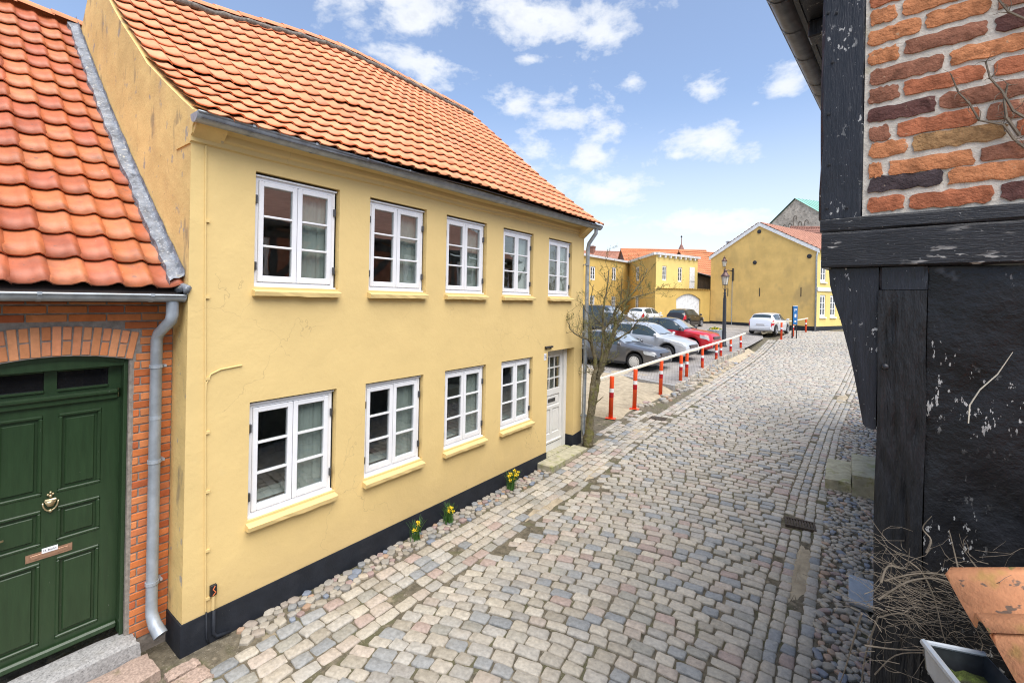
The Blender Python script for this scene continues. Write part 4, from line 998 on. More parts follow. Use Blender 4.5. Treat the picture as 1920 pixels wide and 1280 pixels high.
# lead flashing against the yellow gable: a crumpled strip
mb = MB(); P = []
for i in range(60):
    s_ = i / 59; p = lroof(s_, 1.5); row = []
    for k, (dy, dz) in enumerate(((-.10, .095), (-.07, .11), (-.035, .115), (.0, .135), (.015, .19))):
        row.append((p.x + rng.uniform(-.01, .01), LY1 - .003 + min(dy + rng.uniform(-.012, .012), -.001 if k > 2 else dy + .02), p.z + dz + rng.uniform(-.008, .008)))
    P.append(row)
mb.grid(P); mb.grid([[q[0], (q[0][0], q[0][1] - .004, q[0][2] - .07)] for q in P], flip=True); fl = mb.build('lead_flashing', mt['lead'], lr); autosmooth(fl, 60)
mb = MB(); mb.tube([(-4.86, LY1 - .05, 3.27), (-4.80, LY1 - .02, 3.30), (-4.74, LY1 - .008, 3.29), (-4.735, LY1 - .02, 3.24)], [.03, .04, .035, .02], 7); mb.build('flashing_end', mt['lead'], lr, smooth=True)
lg = gutter(LY0, LY1 - .015, lambda y: -4.80, lambda y: 3.225, .058, bh, mt['zinc'], [-.5, .0, .60, 1.27])
mb = MB(); path = [(-4.82, 1.435, 3.17), (-4.82, 1.435, 3.05), (-4.835, 1.43, 3.0), (-5.0, 1.39, 2.88), (-5.035, 1.385, 2.82), (-5.035, 1.385, .42), (-5.03, 1.385, .34), (-4.98, 1.395, .26), (-4.90, 1.42, .18)]
mb.tube(path, [.047, .047, .047, .045, .045, .045, .047, .05, .055], 14); dp = mb.build('downpipe', mt['zinc_light'], bh); autosmooth(dp, 50)
for z in (2.58, 1.72, .62):
    b = MB(); b.tube([(-5.035, 1.385, z - .014), (-5.035, 1.385, z + .014)], .053, 14); b.box((BX, 1.44, z - .01), (-5.02, 1.46, z + .01)); b.build('pipe_clamp', mt['zinc_light'], dp)
b = MB(); b.tube([(-5.035, 1.385, 2.1), (-5.035, 1.385, 2.13)], .0475, 14); b.build('pipe_joint', mt['zinc_light'], dp)
# steps
def slab(name, a, b, mat, label, bev=.02, seed=1):
    r = random.Random(seed); mb = MB(); nx, ny = 8, 12; org = ((a[0] + b[0]) / 2, (a[1] + b[1]) / 2, a[2])
    xs = np.linspace(a[0], b[0], nx); ys_ = np.linspace(a[1], b[1], ny); top = []
    for i, x in enumerate(xs):
        row = []
        for j, y_ in enumerate(ys_):
            e = min(i, nx - 1 - i, j, ny - 1 - j); row.append((x + r.uniform(-.008, .008), y_ + r.uniform(-.008, .008), b[2] + r.uniform(-.006, .006) - (.018 if e == 0 else 0)))
        top.append(row)
    mb.grid(top, flip=True)
    ring = [top[i][0] for i in range(nx)] + [top[-1][j] for j in range(1, ny)] + [top[i][-1] for i in range(nx - 2, -1, -1)] + [top[0][j] for j in range(ny - 2, 0, -1)]
    mid = [(x + r.uniform(-.012, .012), y_ + r.uniform(-.012, .012), (a[2] + b[2]) / 2 + .02) for x, y_, z in ring]; low = [(x, y_, a[2]) for x, y_, z in ring]; m = len(ring)
    mb.add(ring + mid + low, [(k, (k + 1) % m, (k + 1) % m + m * q + 0, k) for k in [] for q in []])
    vs = ring + mid + low; fs = []
    for q in (0, 1):
        for k in range(m): k2 = (k + 1) % m; fs.append((q * m + k2, q * m + k, (q + 1) * m + k, (q + 1) * m + k2))
    mb.add(vs, fs)
    o = mb.build(name, mat, org=org); autosmooth(o, 40); tag(o, label, 'step'); return o
slab('granite_step', (-5.22, .05, -.05), (-4.94, 1.27, .205), mt['granite'], 'grey granite step below the green door', seed=3)
slab('stone_step', (-4.93, .1, -.1), (-4.60, 1.33, .085), mt['granite_red'], 'reddish stone slab in front of the grey granite step', seed=4)
slab('kerb_stone', (-4.62, 1.36, -.1), (-4.50, 1.60, .03), mt['granite_red'], 'mossy kerb stone below the yellow house corner', seed=5)
slab('kerb_stone', (-4.48, 1.30, -.1), (-4.30, 1.62, .025), mt['granite_red'], 'narrow kerb stone nearer the cobbles at the drain channel', seed=6)
# ------------------------------------------------------------------ half-timbered house on the right (turned 5 degrees)
M2 = Matrix.Translation((.089, 2.15, 0)) @ Matrix.Rotation(R(-5.2), 4, 'Z')
th = thing('half_timbered_house', 'black tarred half-timbered house with old red brick infill', 'house', M2)
def b5(mb, name, mat, parent=None, smooth=False): return put(name, mb.mesh(name, mat, smooth), M2, parent or th)
def timber(a, b, nm='post', mat='tar', bev=.008, wob=.003, seed=0, n=10, axis=2):
    """bevelled timber with slightly wavy edges"""
    r = random.Random(seed + 11); mb = MB(); a = list(a); b = list(b); ax = axis; o1, o2 = [i for i in range(3) if i != ax]
    prof = [(a[o1] + bev, a[o2]), (b[o1] - bev, a[o2]), (b[o1], a[o2] + bev), (b[o1], b[o2] - bev), (b[o1] - bev, b[o2]), (a[o1] + bev, b[o2]), (a[o1], b[o2] - bev), (a[o1], a[o2] + bev)]
    rings = []
    for i in range(n + 1):
        tt = a[ax] + (b[ax] - a[ax]) * i / n; ring = []
        for p, q in prof:
            v = [0, 0, 0]; v[ax] = tt; v[o1] = p + r.uniform(-wob, wob); v[o2] = q + r.uniform(-wob, wob) * .6; ring.append(tuple(v))
        rings.append(ring)
    vs = [p for rg in rings for p in rg]; fs = []; k = len(prof)
    for i in range(n):
        for j in range(k): j2 = (j + 1) % k; fs.append((i * k + j, i * k + j2, (i + 1) * k + j2, (i + 1) * k + j))
    fs.append(tuple(range(k - 1, -1, -1))); fs.append(tuple(n * k + j for j in range(k)))
    mb.add(vs, fs); return b5(mb, nm, mt[mat])
post = timber((-.19, 0, 3.588), (-.054, .15, 4.62), 'corner_post', 'tar', seed=1)
for z, x in ((4.40, -.172), (4.39, -.145), (4.20, -.155), (4.0, -.165), (3.80, -.16), (3.63, -.165), (3.625, -.10)):
    mb = MB(); mb.lathe([(.0001, .0), (.005, .0), (.0055, .003), (.0001, .004)], 8, M=Matrix.Translation((x, -.003, z)) @ Matrix.Rotation(R(90), 4, 'X')); put('nail', mb.mesh('nail', mt['plastic_black']), M2, post)
timber((-.184, -.012, 3.536), (3.2, .16, 3.586), 'beam', 'tar_beam', axis=0, seed=2, n=24, bev=.006)
timber((-.178, -.018, 3.396), (3.2, .16, 3.533), 'beam', 'tar_beam', axis=0, seed=3, n=24)
timber((-.054, .0, 4.47), (3.2, .15, 4.62), 'beam', 'tar_beam', axis=0, seed=4, n=24)
timber((1.25, 0, 3.588), (1.39, .15, 4.468), 'post', 'tar', seed=5)
# bracket under the jetty
out = [(-.156, 3.394), (-.151, 3.33), (-.135, 3.26), (-.115, 3.194), (-.098, 3.12), (-.082, 3.05), (-.071, 2.994), (-.060, 2.93), (-.049, 2.86), (-.040, 2.806), (-.032, 2.797), (-.012, 2.79), (-.002, 2.795), (-.002, 3.394)]
mb = MB(); mb.prism([p for p in out], lambda p: (p[0], .012, p[1]), lambda p: (p[0], .15, p[1]))
ins = [(p[0] * .93 - .001, p[1] + (.008 if p[1] < 2.82 else 0) - (.004 if p[1] > 3.39 else 0)) for p in out]
b5(mb, 'bracket', mt['tar'])
timber((.0, .004, 3.312), (.131, .15, 3.394), 'pad', 'tar', seed=6, n=2)
# lower corner post, charred and cracked: grid front with grooves
mb = MB(); nx, nz = 16, 150; P = []; r = random.Random(5)
cr_x = [(r.uniform(0, 1), r.uniform(0, 1), r.uniform(.05, .25), r.uniform(.004, .012)) for _ in range(60)]
for i in range(nz + 1):
    z = -.1 + 3.41 * i / nz; row = []
    for j in range(nx + 1):
        u = j / nx; d = .002 * math.sin(13 * u + 5 * math.sin(z * 7)) + r.uniform(-.0015, .0015)
        for cx_, cz_, cl_, cd_ in cr_x:
            zz = (z + .1) / 3.41
            if abs(zz - cz_) < cl_ * .4: d += cd_ * math.exp(-((u - cx_ - .02 * math.sin(zz * 60)) / .022) ** 2) * (1 - abs(zz - cz_) / (cl_ * .4))
        row.append((.133 * u + .002 * math.sin(z * 9 + 1) - .004 * (3.3 - z) / 3.3, .001 + max(0, d), z))
    P.append(row)
mb.grid(P); 
for u in (0, -1):
    side = [(q[u][0], q[u][1], q[u][2]) for q in P]; mb.grid([[s_, (s_[0], .16, s_[2])] for s_ in side], flip=(u == -1))
lpst = b5(mb, 'lower_post', mt['tar_char'], smooth=True)
mb = MB(); mb.lathe([(.012, 0), (.011, .004), (.006, .008), (.0001, .009)], 10, M=Matrix.Translation((.022, -.001, 3.03)) @ Matrix.Rotation(R(90), 4, 'X')); put('bolt', mb.mesh('bolt', mt['black_iron'], True), M2, lpst)
# rough lower wall
mb = MB(); P = []
for z in np.linspace(-.1, 3.392, 90):
    row = []
    for x in np.concatenate([np.linspace(.134, 1.2, 50), np.linspace(1.25, 3.2, 10)]):
        d = .007 * math.sin(x * 9 + 1.3 * math.sin(z * 5)) * math.sin(z * 7 + x * 3) + .004 * math.sin(23 * x + 4 * z) * math.sin(19 * z - 5 * x) + rng.uniform(-.0015, .0015)
        row.append((x, .020 + d, z))
    P.append(row)
mb.grid(P); b5(mb, 'lower_wall', mt['tar_wall'], smooth=True)
# brick infill
mb = MB(); mb.box((-.054, .005, 3.584), (1.25, .10, 4.475)); mb.box((1.39, .010, 3.584), (3.2, .10, 4.475))
infill = b5(mb, 'brick_infill', mt['mortar_pale'])
def old_brick_mesh(L, H, mat, seed):
    r = random.Random(seed); nx, nz = 10, 4; P = []
    for k in range(nz + 1):
        row = []
        for i in range(nx + 1):
            u, v = i / nx, k / nz; ex = (abs(u - .5) * 2) ** 10; ez = (abs(v - .5) * 2) ** 5
            jx = r.uniform(-.005, .005) if i in (0, nx) else 0; jz = r.uniform(-.0045, .0045) if k in (0, nz) else 0
            cx_ = .0035 if (i in (0, nx) and k in (0, nz)) else 0
            row.append(((u - .5) * L + jx + (cx_ if i == 0 else -cx_), -.002 + r.uniform(-.002, .0015) + .002 * max(ex, ez), (v - .5) * H + jz + (cx_ if k == 0 else -cx_)))
        P.append(row)
    mb = MB(); mb.grid(P)
    ring = P[0][:] + [P[k][-1] for k in range(1, nz + 1)] + P[-1][-2::-1] + [P[k][0] for k in range(nz - 1, 0, -1)]; n = len(ring)
    mb.add(ring + [(x, .03, z) for x, y, z in ring], [((k + 1) % n, k, k + n, (k + 1) % n + n) for k in range(n)])
    me = mb.mesh('brick', mat, True)
    try: me.set_sharp_from_angle(angle=R(30))
    except Exception: pass
    return me
LAY = [(3.628, [(-.039, .067, 'red'), (.081, .286, 'red'), (.303, .52, 'dark'), (.54, .75, 'brown')]), (3.700, [(-.037, .163, 'black'), (.178, .39, 'orange'), (.405, .62, 'red')]),
 (3.757, [(-.039, .003, 'orange'), (.02, .24, 'orange'), (.257, .47, 'brown'), (.49, .70, 'red')]), (3.828, [(-.036, .07, 'orange'), (.086, .313, 'ochre'), (.335, .55, 'red')]),
 (3.893, [(-.037, .023, 'brown'), (.042, .25, 'red'), (.268, .48, 'brown'), (.5, .71, 'orange')]), (3.963, [(-.042, .145, 'dark'), (.157, .36, 'brown'), (.38, .6, 'brown')]),
 (4.035, [(-.042, .045, 'brown'), (.06, .26, 'red'), (.28, .49, 'red'), (.51, .7, 'red')]), (4.104, [(-.04, .164, 'brown'), (.18, .385, 'orange'), (.40, .6, 'ochre')]),
 (4.178, [(-.045, .044, 'orange'), (.06, .266, 'brown'), (.284, .49, 'dark'), (.51, .7, 'red')]), (4.253, [(-.047, .101, 'orange'), (.115, .271, 'orange'), (.29, .5, 'brown')]),
 (4.325, [(-.042, .036, 'orange'), (.052, .25, 'orange'), (.27, .48, 'red')]), (4.396, [(-.045, .12, 'red'), (.14, .34, 'orange'), (.36, .56, 'brown')])]
names = list(OLD_BRICK)
for ri, (z, row) in enumerate(LAY):
    row = list(row); x = row[-1][1] + .015
    while x < 1.1: l = rng.uniform(.18, .225); row.append((x, min(x + l, 1.23), rng.choice(names))); x += l + .015
    for k, (a, b, m) in enumerate(row):
        put('brick', old_brick_mesh(b - a, .054, OLD_BRICK[m], ri * 31 + k), M2 @ TR((a + b) / 2, .0, z + rng.uniform(-.003, .003)) @ Matrix.Rotation(rng.uniform(-.012, .012), 4, 'Y'), infill)
# street front (seen in the window panes opposite): jettied upper floor, timbers, dark lower wall, windows, roof
mt['infill'] = M_('brick_infill_street', (.34, .14, .08), lo=.7, hi=1.2, nsc=12, rough=.9)
LEN = 12.5
mb = MB(); mb.box((.03, .16, -.1), (.3, LEN, 3.38)); b5(mb, 'street_wall', mt['tar_wall'])
mb = MB(); mb.box((-.165, .15, 3.586), (.2, LEN, 4.62)); b5(mb, 'street_infill', mt['infill'])
for k, y in enumerate(np.arange(1.25, LEN, 1.2)):
    timber((-.19, y, 3.588), (-.10, y + .15, 4.62), 'post', 'tar', seed=20 + k, n=4)
    timber((-.004, y, -.1), (.1, y + .15, 3.38), 'post', 'tar', seed=40 + k, n=4)
    mb = MB(); mb.prism([(-.156, 3.394), (-.115, 3.194), (-.071, 2.994), (-.04, 2.806), (.02, 2.8), (.02, 3.394)], lambda p: (p[0], y + .01, p[1]), lambda p: (p[0], y + .14, p[1])); b5(mb, 'bracket', mt['tar'])
    mb = MB(); mb.prism([(y + .15, 3.6), (y + .30, 3.6), (y + 1.2, 4.5), (y + 1.2, 4.61), (y + 1.15, 4.61), (y + .15, 3.7)] if k % 2 else [(y + 1.2, 3.6), (y + 1.05, 3.6), (y + .15, 4.5), (y + .15, 4.61), (y + .25, 4.61), (y + 1.2, 3.7)], lambda p: (-.186, *p), lambda p: (-.15, *p)); b5(mb, 'brace', mt['tar'])
timber((-.192, .16, 3.40), (-.02, LEN, 3.586), 'sill_beam', 'tar_beam', axis=1, seed=8, n=12); timber((-.192, .16, 4.47), (-.02, LEN, 4.62), 'wall_plate', 'tar_beam', axis=1, seed=9, n=12)
w2, p2 = window_mesh(1.0, 1.15); w2m = w2.mesh('window', mt['white']); p2m = [pane_mesh(p, mt['far_glass']) for p in p2]
for y, z in ((2.2, 1.1), (4.6, 1.1), (7.0, 1.1), (9.4, 1.1)):
    M = M2 @ Matrix.Translation((.02, y, z)) @ Matrix.Rotation(R(-90), 4, 'Z') @ TR(-1.0, 0, 0); w_ = put('window', w2m, M, th)
    for p in p2m: put('pane', p, M, w_)
w3m = window_mesh(.85, .8, 2); w3me = w3m[0].mesh('window', mt['white']); p3m = [pane_mesh(p, mt['far_glass']) for p in w3m[1]]
for y in (1.55, 3.95, 6.35, 8.75, 11.1):
    M = M2 @ Matrix.Translation((-.20, y, 3.63)) @ Matrix.Rotation(R(-90), 4, 'Z') @ TR(-.85, 0, 0); w_ = put('window', w3me, M, th)
    for p in p3m: put('pane', p, M, w_)
# roof with eaves boards and gutter
mb = MB(); mb.prism([(-.33, 4.74), (3.2, 6.9), (6.7, 4.74), (6.7, 4.68), (3.2, 6.8), (-.33, 4.68)], lambda p: (p[0], -.12, p[1]), lambda p: (p[0], LEN, p[1])); b5(mb, 'roof', mt['roof_far'])
mb = MB(); mb.box((-.325, -.10, 4.665), (-.19, LEN, 4.685)); mb.box((-.345, -.12, 4.66), (-.325, LEN, 4.78)); b5(mb, 'eaves_board', mt['tar'])
for y in np.arange(.5, LEN, .95):
    mb = MB(); mb.box((-.32, y, 4.58), (-.15, y + .10, 4.663), bev=.006); b5(mb, 'rafter_end', mt['tar'])
mb = MB(); mb.prism([(-.1, 4.62), (3.2, 6.7), (6.5, 4.62)], lambda p: (p[0], .03, p[1]), lambda p: (p[0], .15, p[1])); b5(mb, 'gable', mt['tar'])
mt['gutter_dark'] = M_('weathered_black_gutter', (.085, .09, .10), lo=.6, hi=1.6, nsc=12, rough=.45, metal=.3, spec=.5)
gmb = MB(); n = 9; ys_ = np.linspace(-.5, LEN, 30); rad = .062; GXC, GZC = -.395, 4.735
for rr, fl in ((rad, False), (rad - .006, True)): gmb.grid([[(GXC + rr * math.cos(math.pi * k / (n - 1)), y, GZC - rr * math.sin(math.pi * k / (n - 1))) for k in range(n)] for y in ys_], flip=not fl)
gmb.tube([(GXC - rad, y, GZC) for y in ys_], .010, 6)
g2 = put('gutter', gmb.mesh('gutter', mt['gutter_dark'], True), M2, th)
for y in [-.1, .28, .60, .95, 1.35, 1.55, 2.2, 2.9]:
    b = MB(); b.grid([[(GXC + (rad + .004) * math.cos(math.pi * k / (n - 1)), y + q, GZC - (rad + .004) * math.sin(math.pi * k / (n - 1))) for k in range(n)] for q in (-.01, .01)], flip=True); put('bracket', b.mesh('bracket', mt['gutter_dark']), M2, g2)

# bare climber on the brick and a broken twig on the black wall
def wpt(x, z, off=-.02): return M2 @ Vector((x, off, z))
cl = MB()
stems = [[(.45, 3.70), (.39, 3.72), (.35, 3.76), (.328, 3.79), (.304, 3.84), (.25, 3.87), (.225, 3.93), (.20, 3.975), (.183, 4.03)], [(.42, 3.80), (.36, 3.84), (.326, 3.88), (.30, 3.95), (.272, 4.0), (.262, 4.06)], [(.6, 4.08), (.46, 4.10), (.40, 4.13), (.35, 4.16), (.31, 4.20), (.285, 4.26), (.275, 4.36), (.28, 4.5)], [(.5, 4.2), (.40, 4.27), (.36, 4.33), (.30, 4.38), (.27, 4.45)], [(.34, 3.80), (.31, 3.86), (.305, 3.92), (.312, 3.97)]]
for si, s_ in enumerate(stems):
    n_ = len(s_); cl.tube([wpt(x, z, -.012 - .012 * math.sin(i * 1.3) ** 2) for i, (x, z) in enumerate(s_)], [.0045 * (1 - .75 * i / n_) + .0008 for i in range(n_)], 5)
    for i in range(1, n_):
        for _ in range(3):
            x, z = s_[i]; a = rng.uniform(0, 6.28); l = rng.uniform(.015, .05); q = [(x + l * t_ * math.cos(a + t_ * .6), z + l * t_ * math.sin(a + t_ * .6)) for t_ in (0, .5, 1)]
            cl.tube([wpt(u, v, -.014 - .006 * k) for k, (u, v) in enumerate(q)], [.0014, .001, .0005], 4)
o = cl.build('bare_climber', mt['vine'], org=tuple(wpt(.3, 3.7))); tag(o, 'leafless climber stems spread over the old red brick infill', 'vine')
mb = MB(); mb.tube([wpt(.238, 2.87, -.02), wpt(.240, 2.93, -.022), wpt(.262, 2.985, -.03), wpt(.30, 3.04, -.034), wpt(.331, 3.115, -.045)], [.0018, .0022, .002, .0018, .001], 5)
o = mb.build('dry_twig', mt['wood_bare'], org=tuple(wpt(.24, 2.87))); tag(o, 'single pale dry twig stuck on the black wall', 'twig')

# ------------------------------------------------------------------ lean-to roof below the camera, lower right corner
lt = thing('lean_to_roof', 'lichen-spotted orange tiles with zinc gutter in the lower right corner', 'roof', TR(.4, 1.2, 0))
mt['tile_lichen'] = M_('lichen_pantile', (.64, .29, .14), lo=.8, hi=1.15, nsc=10, rough=.75, bump=.0015, bsc=90, flecks=[(22., .60, .64, (.12, .11, .09), None, .85), (8., .57, .70, (.36, .27, .06), (1, .5, 1), .6), (17., .66, .70, (.20, .22, .07), None, .8)])
e = Vector((.16, -.987, 0)).normalized(); up = Vector((.987 * .93, .16 * .93, .33)).normalized(); nz_ = e.cross(up).normalized()
def LM(a, b, c=0): p = Vector((.247, 1.765, 2.445)) + e * a + up * b + nz_ * c; return Matrix(((e.x, up.x, nz_.x, p.x), (e.y, up.y, nz_.y, p.y), (e.z, up.z, nz_.z, p.z), (0, 0, 0, 1)))
tl = MB(); W_ = .265; L_ = .42; us = np.linspace(0, 1.06, 15); v = []; f = []
def pz(u): return .016 + .040 * math.cos(2 * math.pi * (u + .08)) * (1 if u > .4 else .8)
for y_, dz in ((0, .03), (.2, .02), (.42, .006)):
    for u in us: v.append((u * W_, y_ + (.02 * max(0, .12 - u) / .12 if y_ == 0 else 0), pz(u) + dz))
for u in us: v.append((u * W_, .002, pz(u) + .03 - .018))
n = len(us)
for k in range(2):
    for i in range(n - 1): f.append((k * n + i, k * n + i + 1, (k + 1) * n + i + 1, (k + 1) * n + i))
for i in range(n - 1): f.append((3 * n + i, 3 * n + i + 1, i + 1, i))
f += [(0, n, 2 * n, 3 * n)]
tl.add(v, f); tlm = tl.mesh('roof_tile', mt['tile_lichen'], True)
for k in range(7):
    for r_ in range(4): put('roof_tile', tlm, LM(k * .262, r_ * .33, rng.uniform(0, .004)), lt)
gm = MB(); ga_ = Vector((.160, 1.497, 2.43)); gd_ = Vector((.327, -.945, 0)).normalized(); gs = Vector((.945, .327, 0)).normalized()
def gp_(a, s_, z): q = ga_ + gd_ * a + gs * s_; return (q.x, q.y, q.z + z)
sec = [(0, 0), (.006, -.06), (.02, -.085), (.095, -.085), (.112, -.05), (.118, .004)]
gm.grid([[gp_(a, s_, z) for s_, z in sec] for a in (0, .5, 1.5)]); gi = MB(); gi.grid([[gp_(a, s_ * .96 + .003, z * .97 + .001) for s_, z in sec] for a in (0, .5, 1.5)], flip=True)
gi.prism(sec, lambda p: gp_(-.003, p[0], p[1]), lambda p: gp_(.003, p[0], p[1])); gm.tube([gp_(0, 0, .004), gp_(1.5, 0, .004)], .008, 8); gm.tube([gp_(0, 0, .004), gp_(0, .118, .004)], .006, 8)
lgo = gm.build('gutter', mt['zinc'], lt)
mt['moss'] = M_('moss_silt', (.045, .06, .012), lo=.4, hi=1.8, nsc=30, rough=.95, bump=.01, bsc=60, flecks=[(22., .5, .6, (.10, .14, .02), None, .8), (14., .56, .64, (.02, .018, .014), None, .9)])
mt['zinc_dirty'] = M_('dirty_zinc_inside', (.05, .055, .06), lo=.5, hi=1.6, nsc=14, rough=.35, metal=.3, flecks=[(12., .55, .66, (.06, .07, .02), None, .8)])
gi.build('gutter_inside', mt['zinc_dirty'], lgo)
mm = MB(); mm.grid([[gp_(a, s_, -.032 + rng.uniform(-.008, .010)) for s_ in np.linspace(.012, .105, 6)] for a in np.linspace(.02, 1.4, 40)]); mm.build('moss', mt['moss'], lgo, smooth=True)
mb = MB(); mb.prism([(.44, 1.95), (.44, -1.5), (3, -1.5), (3, 1.95)], lambda p: (*p, -.1), lambda p: (*p, 2.3)); mb.build('wall', mt['tar_wall'], lt)

# ------------------------------------------------------------------ dry vine heap over the corner
vh = MB(); rv_ = random.Random(21)
def vs_(pts, r0, r1=None):
    r1 = r1 or r0 * .4; n_ = len(pts); vh.tube(pts, [r0 + (r1 - r0) * i / (n_ - 1) for i in range(n_)], 5)
def sm(pts, k=4):
    out = []; P_ = [Vector(p) for p in pts]
    for i in range(len(P_) - 1):
        p0, p1, p2_, p3 = P_[max(i - 1, 0)], P_[i], P_[i + 1], P_[min(i + 2, len(P_) - 1)]
        for q in range(k):
            u = q / k; out.append(.5 * ((2 * p1) + (-p0 + p2_) * u + (2 * p0 - 5 * p1 + 4 * p2_ - p3) * u * u + (-p0 + 3 * p1 - 3 * p2_ + p3) * u ** 3))
    return out + [P_[-1]]
main = [[(.03, 2.34), (.094, 2.413), (.154, 2.45), (.212, 2.455), (.267, 2.44), (.31, 2.40)], [(.04, 2.36), (.12, 2.41), (.2, 2.43), (.26, 2.40), (.33, 2.35)], [(.035, 2.39), (.05, 2.44), (.09, 2.45), (.10, 2.52)], [(.10, 2.43), (.13, 2.40), (.16, 2.33), (.18, 2.24), (.20, 2.18)], [(.03, 2.25), (.09, 2.28), (.15, 2.24), (.2, 2.20)], [(.0, 2.20), (.08, 2.22), (.16, 2.26)], [(.02, 2.05), (.07, 2.13), (.14, 2.175), (.19, 2.2)], [(.21, 2.46), (.20, 2.51), (.19, 2.56)], [(.28, 2.45), (.25, 2.5), (.23, 2.53)], [(.14, 2.46), (.15, 2.50), (.13, 2.53), (.15, 2.58)], [(-.02, 2.2), (-.04, 2.1), (-.07, 1.95), (-.10, 1.85)], [(.03, 2.30), (.0, 2.15), (-.01, 2.0), (-.015, 1.8)]]
for s_ in main:
    o_ = rv_.uniform(-.36, -.16); vs_(sm([wpt(x, z, o_ + .02 * math.sin(i)) for i, (x, z) in enumerate(s_)]), rv_.uniform(.0022, .0042), .001)
for _ in range(230):
    cx_ = rv_.choice([rv_.gauss(.075, .04), rv_.gauss(.25, .05), rv_.uniform(.0, .33)]); cz_ = 2.33 + rv_.gauss(0, .07) + (.05 if cx_ > .2 else 0); off = rv_.uniform(-.42, -.08); a = rv_.choice([rv_.gauss(.1, .5), rv_.gauss(3.2, .5), rv_.uniform(0, 6.28)]); l = rv_.uniform(.03, .20); k1 = rv_.gauss(0, .9); pts = []
    x, z, y_ = cx_, cz_, off
    for k in range(6): pts.append(wpt(x, z, y_)); x += l / 5 * math.cos(a); z += l / 5 * math.sin(a) * .8; y_ += rv_.uniform(-.008, .008); a += k1 * .25 + rv_.gauss(0, .18)
    r_v = rv_.uniform(.0005, .0014); vs_(pts, r_v, .0004)
    if rv_.random() < .5:
        p = pts[3]; vs_([p, p + Vector((rv_.uniform(-.02, .02), rv_.uniform(-.01, .01), rv_.uniform(-.02, .03))), p + Vector((rv_.uniform(-.035, .035), rv_.uniform(-.02, .02), rv_.uniform(-.02, .05)))], r_v * .7, .0003)
o = vh.build('dry_vine_heap', mt['vine'], org=tuple(wpt(.15, 2.1, -.25))); tag(o, 'tangled heap of dry vine stems above the zinc gutter', 'vine')

# stone steps, drain box by the black house
def sl2(name, x0, y0, x1, y1, h, mat, label, seed):
    z = float(sY((y0 + y1) / 2)); return slab(name, (x0, y0, z - .1), (x1, y1, z + h), mat, label, seed=seed)
sl2('stone_step', -.28, 9.45, .08, 10.75, .16, mt['sandstone'], 'low mossy stone step beside the cobbled gutter', 8)
sl2('stone_step', .09, 9.40, .60, 10.75, .33, mt['sandstone'], 'taller mossy stone step against the black house', 9)
db = MB(); zb = .02
db.box((.05, 6.15, zb), (.42, 6.75, zb + .05), bev=.006); db.box((.30, 6.22, zb + .045), (.42, 6.7, zb + .16), bev=.006)
o = db.build('drain_cover', mt['zinc'], org=(.2, 6.45, 0)); tag(o, 'dark metal drain cover on the pebbles by the black post', 'drain cover')
# ------------------------------------------------------------------ orange posts and rails
def post_proto():
    ms = {}
    ms['tube'] = MB().lathe([(.058, 0), (.058, 1.05), (.055, 1.06)], 14).mesh('tube', mt['orange'], True)
    ms['white_band'] = MB().lathe([(.0595, .66), (.0595, .76)], 14, cap=False).mesh('white_band', mt['refl_white'], True)
    ms['red_band'] = MB().lathe([(.0595, .53), (.0595, .659)], 14, cap=False).mesh('red_band', mt['refl_red'], True)
    ms['foot'] = MB().box((-.13, -.09, 0), (.13, .09, .012), bev=.004).mesh('foot', mt['orange'])
    return ms
PM = post_proto()
def add_post(x, y, z, h, label, group, tilt=(0, 0), rz=0):
    M = TR(x, y, z, rz, (1, 1, h / 1.06)) @ Matrix.Rotation(tilt[0], 4, 'X') @ Matrix.Rotation(tilt[1], 4, 'Y')
    o = thing('barrier_post', label, 'post', M, group)
    for k, me in PM.items(): put(k, me, M, o)
PL = [(-4.936, 11.057, .196, 1.095), (-4.811, 12.371, .224, 1.115), (-4.795, 14.525, .267, 1.105), (-4.741, 16.484, .308, 1.074), (-4.771, 17.333, .324, 1.054), (-4.729, 19.408, .367, 1.064), (-4.695, 21.674, .418, 1.025), (-4.729, 22.696, .443, 1.021), (-4.687, 24.695, .492, 1.023), (-4.563, 26.606, .563, 1.036)]
ORD = ['nearest the bare tree', 'second from the bare tree, with its foot plate on the sand', 'third from the bare tree, before the grey car', 'fourth from the bare tree, left of a close pair', 'fifth from the bare tree, right of a close pair', 'sixth from the bare tree, standing alone before the trench', 'seventh from the bare tree, before the red car', 'eighth from the bare tree, left of the lamp post', 'ninth from the bare tree, just right of the lamp post', 'last before the gap, at the end of the long rail']
for (x, y, z, h), od in zip(PL, ORD): add_post(x, y, z, h, 'orange barrier post ' + od, 'orange posts along the long rail', (rng.uniform(-.015, .015), rng.uniform(-.015, .015)), rng.uniform(-.5, .5))
PR = [(-3.433, 33.648, 1.01, 1.08), (-2.937, 35.362, 1.09, 1.06), (-2.51, 39.865, 1.196, 1.02)]
for (x, y, z, h), od in zip(PR, ['beside the white car, nearest of the far three', 'just left of the blue sign', 'farthest off, before the ochre gable']): add_post(x, y, z, h, 'orange barrier post ' + od, 'orange posts along the short rail')
def rail(pts, label, r=.045):
    mb = MB(); 
    for a, b in zip(pts, pts[1:]):
        d = Vector(b) - Vector(a); L = d.length; M = Matrix.Translation(a) @ d.to_track_quat('X', 'Z').to_matrix().to_4x4(); mb.box((-.0, -.035, -.02), (L, .035, .05), M=M, bev=.006)
    o = mb.build('wooden_rail', mt['wood_bare'], org=pts[0]); tag(o, label, 'rail')
tops = [(x, y, z + h) for x, y, z, h in PL]
rail([(-5.05, 10.35, 1.235), (-4.80, 14.525, 1.39), (-4.73, 19.4, 1.445), (-4.60, 24.7, 1.525), (-4.50, 27.4, 1.63)], 'long pale wooden rail laid on the row of orange posts')
